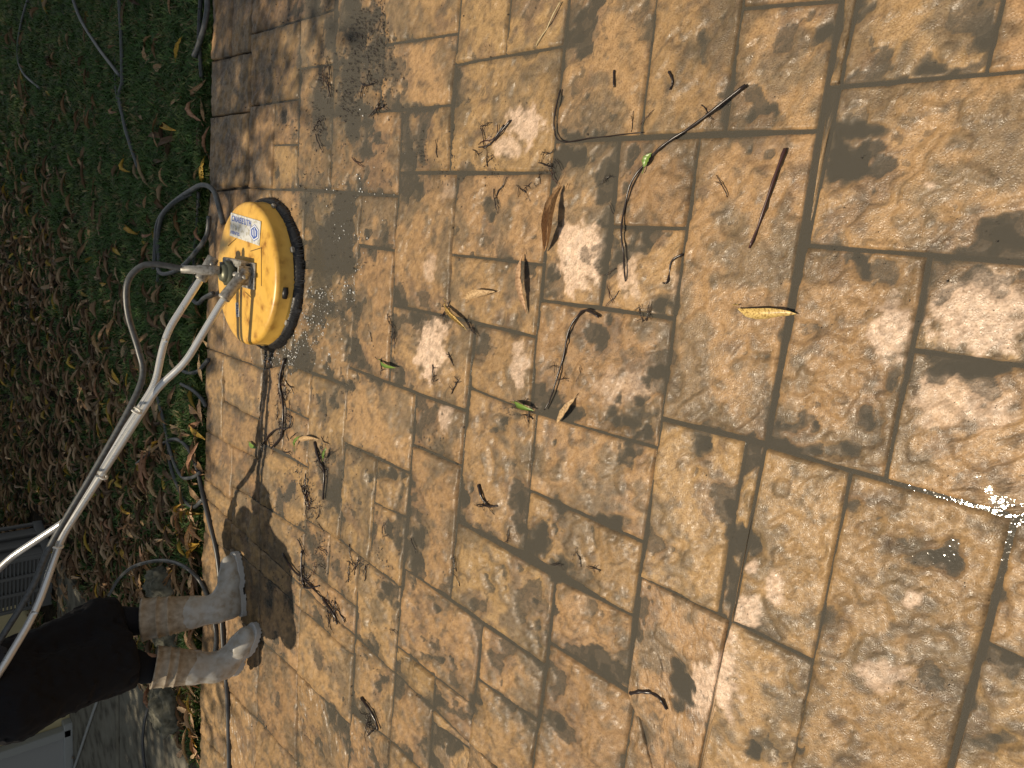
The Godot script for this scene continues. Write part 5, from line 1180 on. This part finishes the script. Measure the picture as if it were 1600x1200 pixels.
func build_debris():
	for i in STICKS.size():
		var sd: Dictionary = STICKS[i]
		var pts := curve(v3s(sd.p), 6)
		for k in pts.size(): pts[k].y = 0.004 + 0.004 * abs(sin(k * 0.35))
		var rad := []
		for k in pts.size(): rad.append(sd.r * lerpf(1.0, 0.6, float(k) / pts.size()) * (1.0 + 0.18 * sin(k * 1.9)))
		var o := put("stick", tube_mesh(pts, rad, 7), [M.twig, M.red_twig, M.straw][int(sd.m)])
		tag(o, sd.l, "stick", "sticks on the wet paving")
	var marks := []
	for i in PATIO_LEAVES.size():
		var l: Dictionary = PATIO_LEAVES[i]
		var a := v3(l.a)
		var b := v3(l.b)
		var len: float = (b - a).length()
		var m: Material = [M.leaf[1], M.leaf[4], M.yellow_leaf, M.green_leaf, M.leaf[0]][int(l.m)]
		var o := put("patio_leaf", leaf_mesh(len, l.w, l.f, l.h, l.t, 900 + i), m)
		o.position = (a + b) * 0.5 + Vector3(0, 0.005, 0)
		o.rotation.y = atan2(-(b.z - a.z), b.x - a.x)
		tag(o, l.l, "leaf", "leaves on the wet paving")
		marks.append(["the " + " ".join(l.l.split(" ").slice(0, 5)), a.x, a.z])
	var kinds := []
	for i in 10: kinds.append(twig_mesh(1.0, [0.020, 0.026, 0.022, 0.018, 0.028, 0.024, 0.020, 0.026, 0.022, 0.028][i], [0, 1, 3, 1, 6, 2, 0, 7, 1, 4][i], 600 + i))
	for t in TWIG_SPOTS:
		var o := put("twig", kinds[rng.randi() % 10], M.red_twig if rng.randf() < 0.07 else M.twig)
		var s: float = t[2] * rng.randf_range(0.7, 1.15)
		o.transform = Transform3D(Basis(Vector3.UP, rng.randf() * TAU).scaled(Vector3.ONE * s), Vector3(t[0], 0.0015, t[1]))
		var best := 9.0
		var near := ""
		for mk in [["the surface cleaner", -0.23, -2.6], ["the boots' shadow", -1.6, -2.6]] + marks:
			var dist := Vector2(t[0] - mk[1], t[1] - mk[2]).length()
			if dist < best:
				best = dist
				near = mk[0]
		tag(o, "short dark wet twig on the paving near " + near, "twig", "small twigs on the wet paving")
	# specks of dirt
	var cm := SphereMesh.new()
	cm.radius = 1.0
	cm.height = 1.5
	cm.radial_segments = 6
	cm.rings = 3
	var spots := []
	while spots.size() < 4200:
		var z := rng.randf_range(-3.5, -0.2)
		var p := Vector3(rng.randf_range(-0.62 + z * 0.62, 0.5 - z * 0.16), 0.0008, z)
		var dens := 0.10 + 0.5 * smoothstep(0.05, 0.35, noise_a.get_noise_2d(p.x * 0.9 + 50.0, p.z * 0.9)) + 0.9 * slurry(p.x, p.z) + 0.25 * smoothstep(-1.7, -2.2, z) * smoothstep(-3.05, -2.8, z)
		if rng.randf() > dens: continue
		var s := rng.randf_range(0.0008, 0.0019) * (1.8 if rng.randf() < 0.05 else 1.0) * clampf(-z / 2.4, 0.42, 1.15)
		spots.append(Transform3D(Basis(Vector3.UP, rng.randf() * TAU).scaled(Vector3(s * rng.randf_range(1, 2), s, s)), p))
	for cl in CRUMBS:
		for k in int(cl[3]):
			var a := rng.randf() * TAU
			var rr: float = sqrt(-log(max(rng.randf(), 0.001))) * cl[2] * 0.6
			var s := rng.randf_range(0.0010, 0.0026) * clampf(-cl[1] / 2.4, 0.4, 1.1)
			spots.append(Transform3D(Basis(Vector3.UP, rng.randf() * TAU).scaled(Vector3(s * rng.randf_range(1, 2.6), s * 0.8, s)), Vector3(cl[0] + cos(a) * rr, 0.0005, cl[1] + sin(a) * rr)))
	swarm("dirt_crumbs", cm, M.crumb, spots, [], "dark specks of dirt scattered over the wet paving", "dirt")
	# froth and droplets thrown out by the jets
	var dm := SphereMesh.new()
	dm.radius = 1.0
	dm.height = 1.6
	dm.radial_segments = 8
	dm.rings = 4
	spots = []
	for s in SPLASH:
		for k in int(s[3] * 0.7):
			var a := rng.randf() * TAU
			var rr: float = sqrt(rng.randf()) * s[2]
			var sz := 0.0008 + 0.0028 * pow(rng.randf(), 2.5)
			var p := Vector3(s[0] + cos(a) * rr, -0.0012 + sz * 0.3, s[1] + sin(a) * rr)
			if Vector2(p.x + 0.23, p.z + 2.885).length() < 0.312: continue
			spots.append(Transform3D(Basis.from_scale(Vector3.ONE * sz), p))
	swarm("splash_froth", dm, M.foam, spots, [], "white froth and droplets spraying out beside the machine's skirt", "splash")

func _ready():
	rng.seed = 20240
	noise_a.seed = 11
	noise_a.frequency = 4.6
	noise_a.fractal_octaves = 3
	noise_b.seed = 12
	noise_b.frequency = 19.0
	noise_b.fractal_octaves = 3
	noise_c.seed = 13
	noise_c.frequency = 42.0
	noise_c.fractal_octaves = 2
	noise_d.seed = 14
	noise_d.frequency = 130.0
	noise_d.fractal_octaves = 2
	var cam := Camera3D.new()
	cam.name = "camera"
	add_child(cam)
	cam.transform = Transform3D(Basis(Vector3(0.096643, -0.727104, 0.679691), Vector3(0.976938, -0.061339, -0.204525), Vector3(0.190403, 0.683782, 0.704407)), Vector3(0, 1.35, 0))
	cam.fov = 55.517
	cam.near = 0.05
	cam.far = 200.0
	cam.current = true
	var sun := DirectionalLight3D.new()
	sun.name = "sun"
	add_child(sun)
	sun.look_at_from_position(Vector3(-0.22066, 0.95630, -0.19181) * 20.0, Vector3.ZERO)
	sun.light_color = Color(1.0, 0.93, 0.82)
	sun.light_energy = 1.45
	sun.light_angular_distance = 0.5
	sun.shadow_enabled = true
	var env := Environment.new()
	var sky := Sky.new()
	var sm := ProceduralSkyMaterial.new()
	sm.sky_top_color = Color(0.55, 0.58, 0.62)
	sm.sky_horizon_color = Color(0.80, 0.79, 0.75)
	sm.ground_bottom_color = Color(0.2, 0.18, 0.15)
	sm.ground_horizon_color = Color(0.5, 0.5, 0.48)
	sky.sky_material = sm
	env.background_mode = Environment.BG_SKY
	env.sky = sky
	env.background_energy_multiplier = 1.0
	env.tonemap_mode = Environment.TONE_MAPPER_LINEAR
	env.tonemap_exposure = 1.0
	env.sdfgi_enabled = true
	env.ssao_enabled = true
	env.ssil_enabled = true
	var we := WorldEnvironment.new()
	we.name = "world_environment"
	we.environment = env
	add_child(we)
	make_materials()
	print("materials ", Time.get_ticks_msec())
	build_ground()
	build_patio()
	print("patio ", Time.get_ticks_msec())
	build_side_things()
	build_lawn()
	print("lawn ", Time.get_ticks_msec())
	tree("shade_tree", "broad shade tree standing to the right of the lawn", Vector3(5.4, -0.1, -7.8), Vector3(1.0, 6.0, -6.3), Vector3(2.7, 1.2, 2.65), 2200, 81)
	tree("shade_tree", "tall shade tree behind the far leaf litter", Vector3(-1.6, -0.1, -14.2), Vector3(-3.0, 6.6, -8.65), Vector3(4.0, 1.3, 3.9), 4300, 82)
	tree("shade_tree", "spreading shade tree beside the house", Vector3(-10.6, -0.1, -13.0), Vector3(-8.3, 6.6, -9.0), Vector3(4.0, 1.3, 4.5), 4900, 83)
	build_machine()
	build_hoses()
	build_person()
	print("person ", Time.get_ticks_msec())
	build_debris()
	print("done ", Time.get_ticks_msec())
